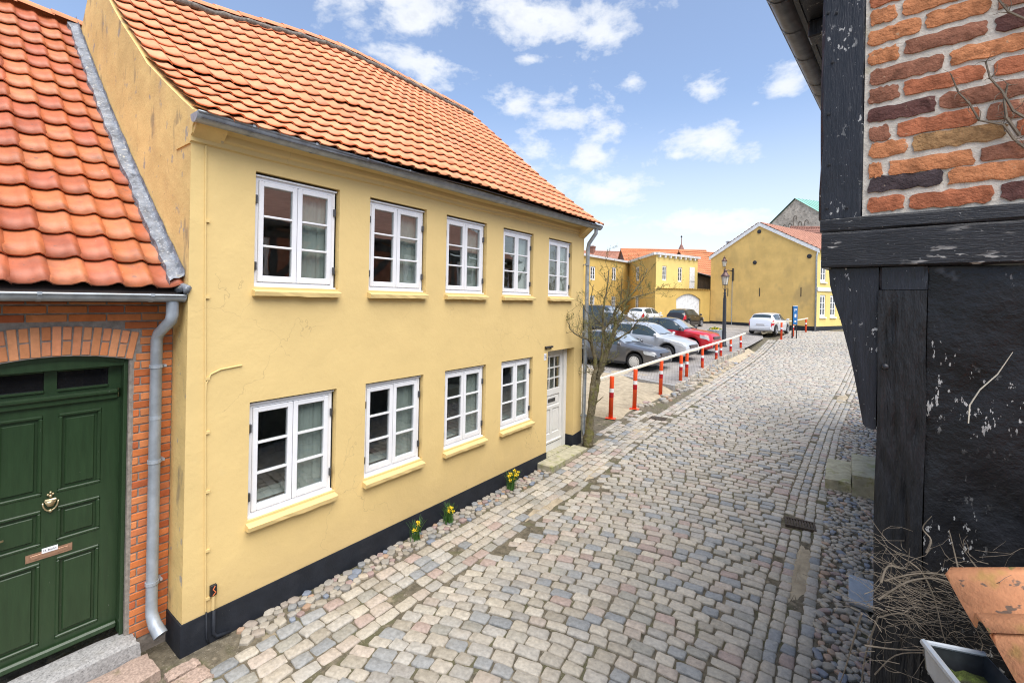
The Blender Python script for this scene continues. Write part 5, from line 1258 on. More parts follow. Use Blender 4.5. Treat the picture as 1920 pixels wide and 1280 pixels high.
rail([(-3.9, 32.9, 2.06), (-2.937, 35.4, 2.16), (-2.44, 40.4, 2.24)], 'short pale wooden rail behind the blue parking sign')
# parking sign totem
tz = 1.03
sg = thing('parking_sign', 'blue parking totem sign on dark posts beside the far rail', 'sign', TR(-2.75, 34.4, tz, R(14)))
put('post', MB().box((-.19, -.03, 0), (-.12, .03, 2.12)).mesh('post', mt['plastic_black']), WM[sg], sg); put('post', MB().box((.06, -.03, 0), (.11, .03, .95)).mesh('post', mt['plastic_black']), WM[sg], sg)
mt['sign_blue'] = M_('blue_sign', (.03, .17, .42), rough=.4, lo=.97, hi=1.03)
pn = put('panel', MB().box((-.12, -.035, .95), (.12, .035, 2.12)).mesh('panel', mt['sign_blue']), WM[sg], sg)
put('cap', MB().box((-.12, -.036, 2.12), (.12, .036, 2.16)).mesh('cap', mt['refl_white']), WM[sg], sg)
for s_, z, sz in (('P', 1.86, .30),):
    put('lettering', text_mesh(s_, 'lettering', sz, mt['refl_white']), WM[sg] @ Matrix.Translation((.0, -.0375, z)) @ Matrix.Rotation(R(90), 4, 'X'), pn)
put('pictogram', MB().box((-.05, -.038, 1.10), (.05, -.036, 1.20)).mesh('pictogram', mt['refl_white']), WM[sg], pn)
put('pictogram', MB().box((-.05, -.038, 1.40), (.05, -.036, 1.62)).mesh('pictogram', mt['refl_white']), WM[sg], pn)

# ------------------------------------------------------------------ lamp post and wall lantern
mt['lamp_glass'] = M_('milky_lantern_glass', (.62, .58, .50), rough=.25, lo=.95, hi=1.05)
mt['lamp_copper'] = M_('brown_lantern_roof', (.12, .07, .065), rough=.45, metal=.4)
def lantern(o, M, s=1.0):
    n = 6; h = .46 * s
    put('glass', MB().lathe([(.115 * s, 0), (.19 * s, h)], n, M=None).mesh('glass', mt['lamp_glass']), M, o)
    fr_ = MB()
    for k in range(n):
        a = 2 * math.pi * k / n; fr_.tube([(.118 * s * math.cos(a), .118 * s * math.sin(a), 0), (.195 * s * math.cos(a), .195 * s * math.sin(a), h)], .010 * s, 5)
    for rr, z in ((.12, 0), (.2, h)):
        fr_.tube([(rr * s * math.cos(2 * math.pi * k / n), rr * s * math.sin(2 * math.pi * k / n), z) for k in range(n + 1)], .013 * s, 5)
    for k in range(4):
        a = math.pi / 2 * k + .4; fr_.tube([(.03 * s * math.cos(a), .03 * s * math.sin(a), -.28 * s), (.10 * s * math.cos(a), .10 * s * math.sin(a), -.2 * s), (.115 * s * math.cos(a), .115 * s * math.sin(a), 0)], .011 * s, 5)
    put('lantern_frame', fr_.mesh('lantern_frame', mt['black_iron']), M, o)
    put('lantern_roof', MB().lathe([(.235 * s, h - .01), (.235 * s, h + .015), (.17 * s, h + .09 * s), (.10 * s, h + .2 * s), (.085 * s, h + .22 * s), (.085 * s, h + .27 * s), (.10 * s, h + .28 * s), (.05 * s, h + .34 * s), (.02 * s, h + .37 * s), (.028 * s, h + .41 * s), (.001, h + .46 * s)], 12).mesh('lantern_roof', mt['lamp_copper'], True), M, o)
LPX, LPY = -5.40, 26.63; LPZ = float(lotZ(LPY))
lp_ = thing('street_lamp', 'old black cast iron street lamp beside the trench', 'street lamp', TR(LPX, LPY, LPZ))
put('pole', MB().lathe([(.15, 0), (.15, .06), (.115, .10), (.112, .8), (.10, .85), (.085, 2.6), (.06, 2.72), (.075, 2.76), (.05, 2.80), (.075, 2.90), (.045, 2.96), (.04, 3.06), (.055, 3.09), (.035, 3.13)], 14).mesh('pole', mt['black_iron'], True), WM[lp_], lp_)
lantern(lp_, WM[lp_] @ TR(0, 0, 3.35), 1.0)

# ------------------------------------------------------------------ bare tree at the house corner
tree = thing('bare_tree', 'bare mossy tree with budding twigs at the yellow house corner', 'tree', TR(-4.47, 9.05, .1))
TS = .01165; TO = Vector((-4.47, 9.05, .1)); tr_ = random.Random(4)
def tp(px, py, dep=0.0): return TO + _r * ((px - 1106) * TS) + Vector((0, 0, (832 - py) * TS)) + _w * dep
trunk = MB()
limbs = [([(1100, 836, 0), (1101, 800, 0), (1106, 760, .02), (1112, 720, .05), (1120, 690, .05), (1130, 665, .1), (1140, 640, .1), (1147, 618, .12), (1150, 600, .15)], .12, .042),
 ([(1101, 800, 0), (1103, 760, -.05), (1103, 720, -.1), (1108, 695, -.1), (1108, 670, -.12), (1100, 645, -.15), (1098, 620, -.15)], .075, .03),
 ([(1112, 715, .05), (1116, 690, -.05), (1120, 660, -.1), (1121, 630, -.12), (1121, 600, -.1), (1122, 570, -.1), (1128, 530, -.1), (1130, 505, -.1)], .045, .012),
 ([(1147, 618, .12), (1155, 605, .2), (1165, 585, .25), (1172, 565, .3), (1182, 548, .3), (1196, 530, .35), (1206, 515, .35), (1214, 497, .4)], .045, .010),
 ([(1150, 600, .15), (1146, 585, .1), (1150, 572, .05), (1163, 560, .0), (1185, 552, 0), (1200, 548, 0), (1212, 545, 0)], .032, .008),
 ([(1098, 640, -.15), (1090, 632, -.3), (1078, 628, -.4), (1066, 622, -.45), (1056, 612, -.5), (1051, 600, -.5)], .03, .008),
 ([(1130, 665, .1), (1136, 640, .3), (1128, 610, .4), (1112, 590, .45), (1108, 560, .5), (1112, 530, .5)], .03, .008),
 ([(1121, 620, -.1), (1132, 600, -.2), (1145, 578, -.3), (1150, 550, -.3), (1150, 520, -.35)], .026, .007),
 ([(1140, 640, .1), (1155, 628, -.1), (1170, 615, -.2), (1180, 598, -.3), (1190, 590, -.3)], .028, .007),
 ([(1099, 625, -.15), (1096, 600, -.2), (1088, 580, -.2), (1078, 566, -.25)], .022, .006),
 ([(1106, 760, .02), (1118, 745, -.1), (1124, 738, -.15)], .02, .005)]
def smv(P_, k=4): return sm(P_, k)
tips = []
for pts, r0, r1 in limbs:
    P_ = smv([tp(*p) for p in pts]); n_ = len(P_)
    P_ = [p + Vector((tr_.uniform(-1, 1), tr_.uniform(-1, 1), 0)) * .012 for p in P_]
    rad_ = [(r0 + (r1 - r0) * (i / (n_ - 1)) ** .6) * (1 + (.2 if r0 > .1 else .1) * tr_.uniform(-1, 1)) for i in range(n_)]
    if r0 > .1: rad_[0] *= 1.35; rad_[1] *= 1.15
    trunk.tube(P_, rad_, 9)
    for i in range(2, n_): tips.append((P_[i], (P_[i] - P_[i - 1]).normalized(), rad_[i], r0 > .1))
trunk.build('trunk', mt['bark'], tree, smooth=True)
tw = MB(); bd = MB()
def twig(p, d, l, r_, lvl):
    n_ = 5; pts = [p]; q = d.copy()
    for k in range(n_):
        q = (q + Vector((tr_.gauss(0, .22), tr_.gauss(0, .22), tr_.gauss(.06, .2)))).normalized(); pts.append(pts[-1] + q * (l / n_))
    tw.tube(pts, [r_ * (1 - .7 * i / n_) for i in range(n_ + 1)], 4, cap=False)
    for k in range(1, n_ + 1):
        if tr_.random() < .8:
            c = pts[k]; s_ = tr_.uniform(.008, .018); ax = Vector((tr_.gauss(0, 1), tr_.gauss(0, 1), tr_.gauss(.6, 1))).normalized(); a = ax.orthogonal().normalized() * s_ * .45; b = ax.cross(a).normalized() * s_ * .45
            bd.add([c, c + ax * s_ * .8 + a, c + ax * s_ * 2, c + ax * s_ * .8 - a, c + ax * s_ * .8 + b, c + ax * s_ * .8 - b], [(0, 1, 2, 4), (0, 4, 2, 3), (0, 3, 2, 5), (0, 5, 2, 1)])
    if lvl > 0:
        for k in range(1, n_):
            if tr_.random() < .8: twig(pts[k], (q + Vector((tr_.gauss(0, .8), tr_.gauss(0, .8), tr_.gauss(.2, .6)))).normalized(), l * tr_.uniform(.35, .65), r_ * .55, lvl - 1)
for p, d, rr, isT in tips:
    if p.z < 1.5: continue
    if tr_.random() < (.5 if isT else .75): twig(p, (d * .5 + Vector((tr_.gauss(0, .8), tr_.gauss(0, .8), tr_.gauss(.25, .5)))).normalized(), tr_.uniform(.25, .6), min(rr * .4, .007), 2 if tr_.random() < .45 else 1)
tag(tw.build('twigs', mt['twig'], tree), kind='stuff'); tag(bd.build('buds', mt['bud'], tree), kind='stuff')

# ------------------------------------------------------------------ daffodils
def daffodil(x, y, n, fl, sc_, label, seed):
    r = random.Random(seed); z = float(sY(y)); o = thing('daffodil_clump', label, 'flowers', TR(x, y, z), 'daffodil clumps at the foot of the yellow house')
    lv = MB()
    for _ in range(n):
        a = r.uniform(0, 6.28); l = r.uniform(.14, .26) * sc_; out = r.uniform(.1, .5); w_ = .007; b = Vector((r.gauss(0, .03), r.gauss(0, .03), 0)); dd = Vector((math.cos(a), math.sin(a), 0)); sd_ = Vector((-dd.y, dd.x, 0)) * w_
        pts = [b + dd * (out * l * (k / 4) ** 1.8) + Vector((0, 0, l * (k / 4) * (1 - .15 * out * (k / 4)))) for k in range(5)]
        for k in range(4):
            ww, w2_ = (1 - .2 * k), (1 - .2 * (k + 1)); lv.add([pts[k] - sd_ * ww, pts[k] + sd_ * ww, pts[k + 1] + sd_ * w2_, pts[k + 1] - sd_ * w2_, pts[k] + dd * .002, pts[k + 1] + dd * .002], [(0, 4, 5, 3), (4, 1, 2, 5)])
    put('leaves', lv.mesh('leaves', mt['leaf'], True), WM[o], o)
    for k in range(fl):
        f_ = MB(); s_ = .024 * sc_
        for q in range(6):
            a = math.pi / 3 * q; f_.add([(0, 0, 0), (s_ * .6 * math.cos(a - .35), s_ * .6 * math.sin(a - .35), .002), (s_ * 1.25 * math.cos(a), s_ * 1.25 * math.sin(a), -.003), (s_ * .6 * math.cos(a + .35), s_ * .6 * math.sin(a + .35), .002)], [(0, 1, 2, 3)])
        f_.lathe([(s_ * .3, 0), (s_ * .34, s_ * .6), (s_ * .48, s_ * .85)], 8, cap=False)
        p = Vector((r.gauss(.03, .05), r.gauss(0, .055), r.uniform(.12, .25) * sc_)); Rm = Matrix.Rotation(r.uniform(-.5, .5) + 0, 4, 'Z') @ Matrix.Rotation(R(r.uniform(40, 90)), 4, 'Y')
        fo = put('flower', f_.mesh('flower', mt['petal']), WM[o] @ Matrix.Translation(p) @ Rm, o)
        put('stem', MB().tube([(p.x * .3, p.y * .3, 0), (p.x * .8, p.y * .8, p.z * .6), tuple(p)], .0025, 5).mesh('stem', mt['leaf']), WM[o], o)
daffodil(-4.60, 4.15, 46, 5, 1.15, 'sparse daffodil clump leaning at the plinth, nearest the camera', 1)
daffodil(-4.60, 4.76, 80, 6, 1.2, 'leafy daffodil clump in the middle of the pebble strip', 2)
daffodil(-4.58, 6.25, 95, 14, 1.35, 'daffodil clump with most yellow flowers, below the fourth window', 3)
# ------------------------------------------------------------------ cars
mt['car_glass'] = M_('car_glass', (.035, .05, .055), rough=.04, spec=.8, lo=.95, hi=1.05)
mt['car_glass_sky_sheen'] = M_('windscreen_painted_sky_sheen', (.50, .54, .56), rough=.06, metal=.55, spec=.9, lo=.97, hi=1.03)  # pale base colour stands in for bright sky reflected in the windscreens
mt['headlamp'] = M_('headlamp_lens', (.50, .52, .54), rough=.1, spec=.7)
mt['taillamp'] = M_('taillamp_lens', (.50, .012, .02), rough=.2, spec=.6)
mt['chrome'] = M_('chrome', (.6, .6, .62), rough=.2, metal=.9)
mt['plate'] = M_('blank_number_plate', (.50, .49, .50), rough=.5, lo=.97, hi=1.03)
mt['rim'] = M_('wheel_rim', (.45, .45, .46), rough=.35, metal=.5)
mt['hubcap'] = M_('pale_hubcap', (.58, .56, .52), rough=.4)
def paint(name, c, metal=.3, rough=.3): return M_(name, c, lo=.98, hi=1.02, rough=rough, metal=metal, coat=.8, spec=.5)
SHAPES = {
 'sedan': dict(L=4.6, W=1.80, H=1.47, fo=.90, wb=2.70, top=[(0, .60), (.01, .72), (.03, .79), (.10, .86), (.20, .92), (.27, .965), (.30, 1.0), (.36, 1.16), (.425, 1.36), (.47, 1.43), (.54, 1.47), (.66, 1.45), (.74, 1.38), (.82, 1.20), (.88, 1.06), (.97, 1.0), (.99, .88), (1, .70)],
   belt=[(0, .58), (.04, .72), (.25, .87), (.35, .90), (.8, .96), (1, .88)], cab=(.30, .86), roof=(.445, .72), pillars=(.335, .575, .82)),
 'hatch': dict(L=3.95, W=1.70, H=1.50, fo=.80, wb=2.50, top=[(0, .58), (.012, .70), (.04, .80), (.12, .89), (.21, .955), (.255, .98), (.285, 1.03), (.36, 1.24), (.42, 1.39), (.47, 1.46), (.55, 1.50), (.74, 1.48), (.86, 1.42), (.91, 1.34), (.965, 1.08), (.985, .90), (1, .62)],
   belt=[(0, .56), (.05, .74), (.25, .90), (.4, .94), (.9, 1.0), (1, .9)], cab=(.285, .955), roof=(.445, .875), pillars=(.32, .60, .88)),
 'suv': dict(L=4.12, W=1.78, H=1.57, fo=.85, wb=2.60, top=[(0, .66), (.01, .80), (.035, .91), (.11, .98), (.22, 1.03), (.26, 1.04), (.29, 1.08), (.37, 1.30), (.43, 1.46), (.48, 1.53), (.56, 1.57), (.74, 1.55), (.85, 1.49), (.91, 1.40), (.965, 1.12), (.985, .95), (1, .64)],
   belt=[(0, .62), (.05, .82), (.25, .97), (.4, 1.01), (.9, 1.1), (1, .95)], cab=(.29, .955), roof=(.45, .87), pillars=(.325, .60, .87)),
 'van': dict(L=4.9, W=1.9, H=1.95, fo=.95, wb=3.0, top=[(0, .55), (.01, .72), (.03, .88), (.10, 1.02), (.18, 1.14), (.21, 1.20), (.28, 1.52), (.345, 1.80), (.40, 1.90), (.5, 1.95), (.95, 1.93), (.985, 1.84), (1, 1.7)],
   belt=[(0, .6), (.05, .8), (.2, 1.08), (.4, 1.14), (.97, 1.14), (1, 1.1)], cab=(.21, .99), roof=(.37, .97), pillars=(.245, .46, .94))}
def car(name, label, shape, body, M, roof_mat=None, s=1.0, hub='rim', lower_mat=None, letters=None):
    sp = SHAPES[shape]; L, W, H = sp['L'], sp['W'], sp['H']; rw = .315
    M = M @ Matrix.Diagonal((s, s, s, 1)); o = thing(name, label, 'van' if shape == 'van' else 'car', M, 'cars on the parking lot')
    xf = sp['fo'] / L; xr = (sp['fo'] + sp['wb']) / L
    tx, tz = zip(*sp['top']); bx_, bz_ = zip(*sp['belt'])
    def top(u): return float(np.interp(u, tx, tz))
    def belt(u): return min(float(np.interp(u, bx_, bz_)), top(u) - .035)
    def hw(u): return W / 2 * float(np.interp(u, [0, .015, .06, .16, .5, .85, .95, .985, 1], [.70, .82, .92, .985, 1, .985, .93, .86, .78]))
    def zb(u):
        z = .20 + .10 * max(0, (.05 - u) / .05) + .12 * max(0, (u - .94) / .06)
        for xc in (xf, xr):
            d = (u - xc) * L; ra = rw + .065
            if abs(d) < ra: z = max(z, .31 + math.sqrt(ra * ra - d * d))
        return min(z, belt(u) - .06)
    def sec(u):
        w_, b0, bt, tp_ = hw(u), zb(u), belt(u), top(u); cab = min(max((tp_ - bt - .08) / .3, 0), 1)
        wt = w_ * (.86 - .14 * cab); dl = .03 + .03 * cab
        v6 = (wt, tp_ - dl); v4 = (.975 * w_, bt)
        return [(0, b0), (.86 * w_, b0), (.97 * w_, b0 + .05), (w_, b0 + .5 * (bt - b0)), v4, ((v4[0] + v6[0]) / 2 + .012 * cab, (v4[1] + v6[1]) / 2), v6, (.62 * wt, tp_ - .25 * dl), (0, tp_)]
    def S(u, v, side=1):
        q = sec(u); i = min(int(v), 7); k = v - i; return Vector((L / 2 - u * L, side * (q[i][0] + (q[i + 1][0] - q[i][0]) * k), q[i][1] + (q[i + 1][1] - q[i][1]) * k))
    us = sorted(set([round(q, 4) for q in list(np.linspace(0, 1, 41)) + list(tx)] + [round(xc + d / L, 4) for xc in (xf, xr) for d in np.linspace(-.38, .38, 13)]))
    rows = []
    for u in us: q = sec(u); x = L / 2 - u * L; rows.append([(x, -y, z) for y, z in q] + [(x, y, z) for y, z in q[-2::-1]])
    mb = MB(); mb.grid(rows); m_ = len(rows[0]); mb.add(rows[0], [tuple(range(m_ - 1, -1, -1))]); mb.add(rows[-1], [tuple(range(m_))])
    if roof_mat:
        nq = m_ - 1; bi = 0
        for i in range(len(us) - 1):
            um = (us[i] + us[i + 1]) / 2
            for j in range(nq):
                if 4 <= j <= nq - 5 and sp['cab'][0] < um < sp['cab'][1] + .04: mb.m[i * nq + j] = 1
    bo = put('body', mb.mesh('body', [body] + ([roof_mat] if roof_mat else [])), M, o); autosmooth(bo, 32)
    def patch(nm, mat, ua, ub, va, vb, sides=(1, -1), off=.006, nu=8, nv=4, uf=None):
        for sd_ in sides:
            P_ = []
            for i in range(nu + 1):
                row = []
                for j in range(nv + 1):
                    u = ua + (ub - ua) * i / nu; v = va + (vb - va) * j / nv
                    if uf: u = uf(u, j / nv)
                    p = S(u, v, sd_); d1 = S(min(u + .01, 1), v, sd_) - S(max(u - .01, 0), v, sd_); d2 = S(u, min(v + .1, 8), sd_) - S(u, max(v - .1, 0), sd_); n_ = d1.cross(d2).normalized() * sd_
                    c = p - Vector((0, 0, .6)); c.x = 0
                    if n_.dot(c) < 0: n_ = -n_
                    row.append(tuple(p + n_ * off))
                P_.append(row)
            g = MB(); g.grid(P_, flip=(sd_ == 1)); put(nm, g.mesh(nm, mat, True), M, o)
    def full(nm, mat, ua, ub, v0=6.15, off=.006):
        P_ = []
        for i in range(9):
            u = ua + (ub - ua) * i / 8; row = []
            for v, sd_ in [(v0, -1), (6.8, -1), (7.5, -1), (8, 1), (7.5, 1), (6.8, 1), (v0, 1)]:
                p = S(u, v, sd_); d1 = S(u + .008, v, sd_) - S(u - .008, v, sd_); n_ = Vector((-d1.z, 0, d1.x)); n_ = n_ if n_.z > 0 else -n_; row.append(tuple(p + n_.normalized() * off))
            P_.append(row)
        g = MB(); g.grid(P_); put(nm, g.mesh(nm, mat, True), M, o)
    c0, c1 = sp['cab']; r0_, r1_ = sp['roof']; pa, pb, pc = sp['pillars']
    full('windscreen', mt['car_glass_sky_sheen'], c0 + .006, r0_ - .012); full('rear_window', mt['car_glass'], r1_ + .012, c1 - .008)
    patch('side_window', mt['car_glass'], pa + .012, pb - .010, 4.14, 5.86); 
    patch('side_window', mt['car_glass'], pb + .010, pc - .012, 4.14, 5.86)
    patch('headlight', mt['headlamp'], .022, .115, 3.55, 4.0, off=.008); patch('taillight', mt['taillamp'], .93, .995, 3.2, 4.3, off=.01, nu=5)
    x1 = L / 2; zt = top(.012)
    gr_ = put('grille', MB().box((x1 - .06, -.42, zt - .16), (x1 + .012, .42, zt - .03), bev=.01).mesh('grille', mt['plastic_black']), M, o)
    for k in range(4): put('slat', MB().box((x1 + .010, -.40, zt - .145 + k * .032), (x1 + .02, .40, zt - .134 + k * .032)).mesh('slat', mt['chrome']), M, gr_)
    put('lower_grille', MB().box((x1 - .1, -.5, .28), (x1 + .008, .5, .40), bev=.01).mesh('lower_grille', mt['plastic_black']), M, o)
    put('number_plate', MB().box((-x1 - .012, -.26, .62), (-x1 + .05, .26, .74)).mesh('number_plate', mt['plate']), M, o)
    put('number_plate', MB().box((x1 - .02, -.26, .40), (x1 + .02, .26, .51)).mesh('number_plate', mt['plate']), M, o)
    put('rear_bumper', MB().box((-x1 - .03, -W / 2 * .8, .33), (-x1 + .15, W / 2 * .8, .56), bev=.05).mesh('rear_bumper', lower_mat or body), M, o)
    for sd_ in (1, -1):
        mi_ = MB(); mi_.lathe([(.001, -.10), (.06, -.09), (.085, 0), (.07, .08), (.001, .09)], 10, M=Matrix.Translation((L / 2 - (pa - .005) * L, sd_ * (W / 2 + .09), belt(pa) + .10)) @ Matrix.Rotation(R(90), 4, 'X') @ Matrix.Diagonal((.7, .95, 1, 1)))
        mi_.tube([(L / 2 - pa * L, sd_ * (W / 2 - .08), belt(pa) + .03), (L / 2 - pa * L, sd_ * (W / 2 + .06), belt(pa) + .06)], .025, 6); put('mirror', mi_.mesh('mirror', roof_mat or body, True), M, o)
        put('sill', MB().box((L / 2 - xr * L + .4, sd_ * W / 2 - .02, .19), (L / 2 - xf * L - .4, sd_ * W / 2 + .004, .27)).mesh('sill', mt['plastic_black']), M, o)
        for hx in ((pb - .07), (pc - .10)):
            put('door_handle', MB().box((L / 2 - hx * L - .09, sd_ * (W / 2 - .02), .80), (L / 2 - hx * L + .09, sd_ * (W / 2 + .014), .835), bev=.008).mesh('door_handle', mt['chrome'] if shape != 'van' else mt['plastic_black']), M, o)
        for xc in (xf, xr):
            Mw = M @ Matrix.Translation((L / 2 - xc * L, sd_ * (W / 2 - .11), .315)) @ Matrix.Rotation(R(-90 * sd_), 4, 'X')
            wh = put('wheel', MB().lathe([(.20, -.10), (.30, -.10), (.315, -.07), (.315, .07), (.30, .10), (.225, .10), (.215, .085), (.0001, .06)], 28).mesh('wheel', mt['rubber'], False), Mw, o); autosmooth(wh, 40)
            rm = MB()
            if hub == 'hubcap':
                rm.lathe([(.222, .09), (.222, .10), (.16, .108), (.0001, .112)], 28)
            else:
                rm.lathe([(.225, .086), (.225, .104), (.205, .104), (.20, .086)], 28, cap=False); rm.lathe([(.06, .07), (.055, .105), (.0001, .11)], 12)
                for k in range(5):
                    a = 2 * math.pi * k / 5; rm.box((.04, -.028, .085), (.21, .028, .103), M=Matrix.Rotation(a, 4, 'Z'), bev=.008)
            r_o = put('rim', rm.mesh('rim', mt[hub]), Mw, wh); autosmooth(r_o, 40)
            if hub == 'hubcap':
                for k in range(14):
                    a = 2 * math.pi * k / 14; put('slot', MB().box((.165, -.014, .105), (.20, .014, .1085)).mesh('slot', mt['plastic_black']), Mw @ Matrix.Rotation(a, 4, 'Z'), wh)
    ur = (L - .0)
    put('underbody', MB().box((-L / 2 + .25, -W / 2 + .22, .20), (L / 2 - .25, W / 2 - .22, .62)).mesh('underbody', mt['plastic_black']), M, o)
    w1 = MB(); cx_ = L / 2 - (c0 + .002) * L; zc_ = top(c0) + .016
    for yy in (-.1, .45): w1.tube([(cx_ + .02, yy - .02, zc_ - .01), (cx_ - .05, yy - .5, zc_ + .035)], .010, 4)
    put('wiper', w1.mesh('wiper', mt['plastic_black']), M, o)
    if letters:
        put('lettering', text_mesh(letters, 'lettering', .30, mt['refl_white']), M @ Matrix.Translation((.95, -W / 2 - .02 + .09, 1.50)) @ Matrix.Rotation(R(90), 4, 'X') @ Matrix.Rotation(R(-7), 4, 'X'), o)
    return o
a = -.10
def CM(cx, cy, rz): return TR(cx, cy, float(lotZ(cy)) , rz)
fw = Vector((math.cos(a), math.sin(a))); lf = Vector((-math.sin(a), math.cos(a)))
c1_ = Vector((-6.75, 17.2)) - fw * 1.4 + lf * .9
sed = paint('grey_metallic_paint', (.125, .125, .135), .55, .32)
car('grey_sedan', 'dark grey parked car with pale slotted hubcap, nearest the sand', 'sedan', sed, CM(c1_.x, c1_.y, a), hub='hubcap')
c2_ = c1_ + lf * 2.65 + fw * .30
sil = paint('silver_white_paint', (.55, .56, .58), .35, .3)
car('silver_hatchback', 'silver white hatchback between the grey car and the red car', 'hatch', sil, CM(c2_.x, c2_.y, a), s=1.07)
c3_ = c2_ + lf * 2.65 + fw * .05
red = paint('red_paint', (.50, .012, .02), .1, .28)
car('red_crossover', 'red crossover car with black roof facing the street', 'suv', red, CM(c3_.x, c3_.y, a), roof_mat=paint('black_roof_paint', (.02, .021, .024), .2, .3), s=1.05)
blk = paint('black_brown_paint', (.022, .018, .015), .2, .3)
car('black_hatchback', 'black hatchback parked before the white gate', 'hatch', blk, CM(-10.7, 38.3, R(82)), s=1.0)
wht = paint('white_paint', (.72, .72, .72), 0, .35)
car('white_hatchback', 'white hatchback half hidden behind the red car roof', 'hatch', wht, CM(-14.2, 38.9, R(80)), s=1.0)
car('dark_van', 'dark grey van with white lettering seen through the bare tree', 'van', paint('van_grey_paint', (.05, .055, .062), .3, .35), CM(-14.6, 31.2, R(-8)), s=1.0, letters='Thomsen')
car('white_small_car', 'small white car seen from behind beside the ochre gable', 'hatch', paint('white_pearl_paint', (.66, .67, .70), .2, .3), CM(-4.40, 36.2, R(80)), s=.98)
# flower pot by the red car
pz_ = float(lotZ(29.7)); fp = thing('flower_pot', 'dark round planter with yellow flowers behind the red car', 'planter', TR(-6.55, 29.7, pz_))
put('pot', MB().lathe([(.28, 0), (.36, .12), (.42, .35), (.41, .58), (.43, .62), (.43, .66), (.38, .66), (.36, .58), (.0001, .56)], 20).mesh('pot', mt['zinc'], True), WM[fp], fp)
fl_ = MB(); lf_ = MB(); r = random.Random(9)
for _ in range(160):
    a_, q = r.uniform(0, 6.28), r.uniform(0, .38); x, y, z = q * math.cos(a_), q * math.sin(a_), .62 + r.uniform(0, .2) * (1 - q); s_ = r.uniform(.02, .045)
    (fl_ if r.random() < .5 else lf_).add([(x - s_, y, z), (x, y - s_, z + .02), (x + s_, y, z + .01), (x, y + s_, z + .03), (x, y, z - .04)], [(0, 1, 2, 3), (0, 4, 1), (1, 4, 2), (2, 4, 3), (3, 4, 0)])
put('flowers', fl_.mesh('flowers', mt['petal']), WM[fp], fp); put('leaves', lf_.mesh('leaves', mt['leaf']), WM[fp], fp)
# ------------------------------------------------------------------ buildings beyond the parking lot
def V2(p): return Vector((p[0], p[1], 0))
class Face:
    """vertical wall from plan point a to b; outside is to the right of a->b"""
    def __init__(s, a, b): s.a = V2(a); d = V2(b) - s.a; s.L = d.length; s.d = d / s.L; s.n = Vector((s.d.y, -s.d.x, 0))
    def p(s, u, z, out=0): q = s.a + s.d * u + s.n * out; return (q.x, q.y, z)
    def M(s, u, z, out=0): q = s.p(u, z, out); return Matrix(((s.d.x, -s.n.x, 0, q[0]), (s.d.y, -s.n.y, 0, q[1]), (0, 0, 1, q[2]), (0, 0, 0, 1)))
fwm, fwp = window_mesh(.9, 1.35, 3, fr=.06, st=.06, bar=.035); fw_me = fwm.mesh('window', mt['far_white']); fp_me = [pane_mesh(p, mt['far_glass'], .02) for p in fwp]
def fwin(face, u, z, w, h, parent, sill=True, out=-.05):
    M = face.M(u, z, out) @ Matrix.Diagonal((w / .9, 1, h / 1.35, 1)); o = put('window', fw_me, M, parent)
    for p in fp_me: put('pane', p, M, o)
    if sill: put('sill', MB().box((-.06, -.14, -.09), (.96, .03, -.01)).mesh('sill', mt['far_white']), M, o)
    return o
def wallface(mb, face, z0, z1, ops=(), dep=.12):
    wall_grid(mb, lambda u, v, d: face.p(u, v, -d), [0, face.L], [z0, z1], list(ops), dep)
# ochre gable house
GR, GL = (-1.96, 41.40), (-10.24, 44.44)
gh = thing('gable_house', 'large ochre house with stained blank gable and white bargeboards', 'house', TR(-6, 43, 1.2))
fg = Face(GL, GR); bk = Vector((.345, .939, 0)); LB = 15.0
GR2 = (GR[0] + bk.x * LB, GR[1] + bk.y * LB); GL2 = (GL[0] + bk.x * LB, GL[1] + bk.y * LB)
fs = Face(GR, GR2); EZ, PZ = 7.45, 9.95; half = fg.L / 2
mb = MB(); mb.add([fg.p(0, 1.0), fg.p(fg.L, 1.0), fg.p(fg.L, EZ), fg.p(half, PZ), fg.p(0, EZ)], [(0, 1, 2, 3, 4)])
wallops = []
for k in range(6):
    u = .55 + 1.75 * k; wallops.append((u, u + .95, 2.35, 4.05)); wallops.append((u, u + .95, 5.05, 6.75))
mb.build('gable_wall', mt['stucco_far'], gh)
mb = MB(); wallface(mb, fs, 1.0, EZ, wallops); mb.add([(GL[0], GL[1], 1.0), (GL2[0], GL2[1], 1.0), (GL2[0], GL2[1], EZ), (GL[0], GL[1], EZ)], [(3, 2, 1, 0)]); mb.build('street_wall', mt['stucco_sun_tint'], gh)
for k in range(6):
    u = .55 + 1.75 * k; fwin(fs, u, 2.35, .95, 1.7, gh); fwin(fs, u, 5.05, .95, 1.7, gh)
mb = MB(); mb.prism([(0, 4.35), (0, 4.6), (.08, 4.62), (.08, 4.33)], lambda p: fs.p(.03, p[1], p[0]), lambda p: fs.p(LB, p[1], p[0])); mb.build('belt_course', mt['far_white'], gh)
mb = MB()
for f_, a_, b_ in ((fg, -.02, fg.L + .03), (fs, .0, LB)): mb.prism([(0, 1.0), (0, 1.62), (.03, 1.62), (.03, 1.0)], lambda p: f_.p(a_, p[1], p[0]), lambda p: f_.p(b_, p[1], p[0]))
mb.build('plinth', mt['plinth'], gh)
mb = MB()
for a_, b_ in (((-.15, EZ - .08), (half, PZ)), ((half, PZ), (fg.L + .15, EZ - .08))):
    mb.prism([(a_[0], a_[1] - .16), (b_[0], b_[1] - .16), (b_[0], b_[1] + .14), (a_[0], a_[1] + .14)], lambda p: fg.p(p[0], p[1], .10), lambda p: fg.p(p[0], p[1], -.02))
mb.build('bargeboard', mt['far_white'], gh)
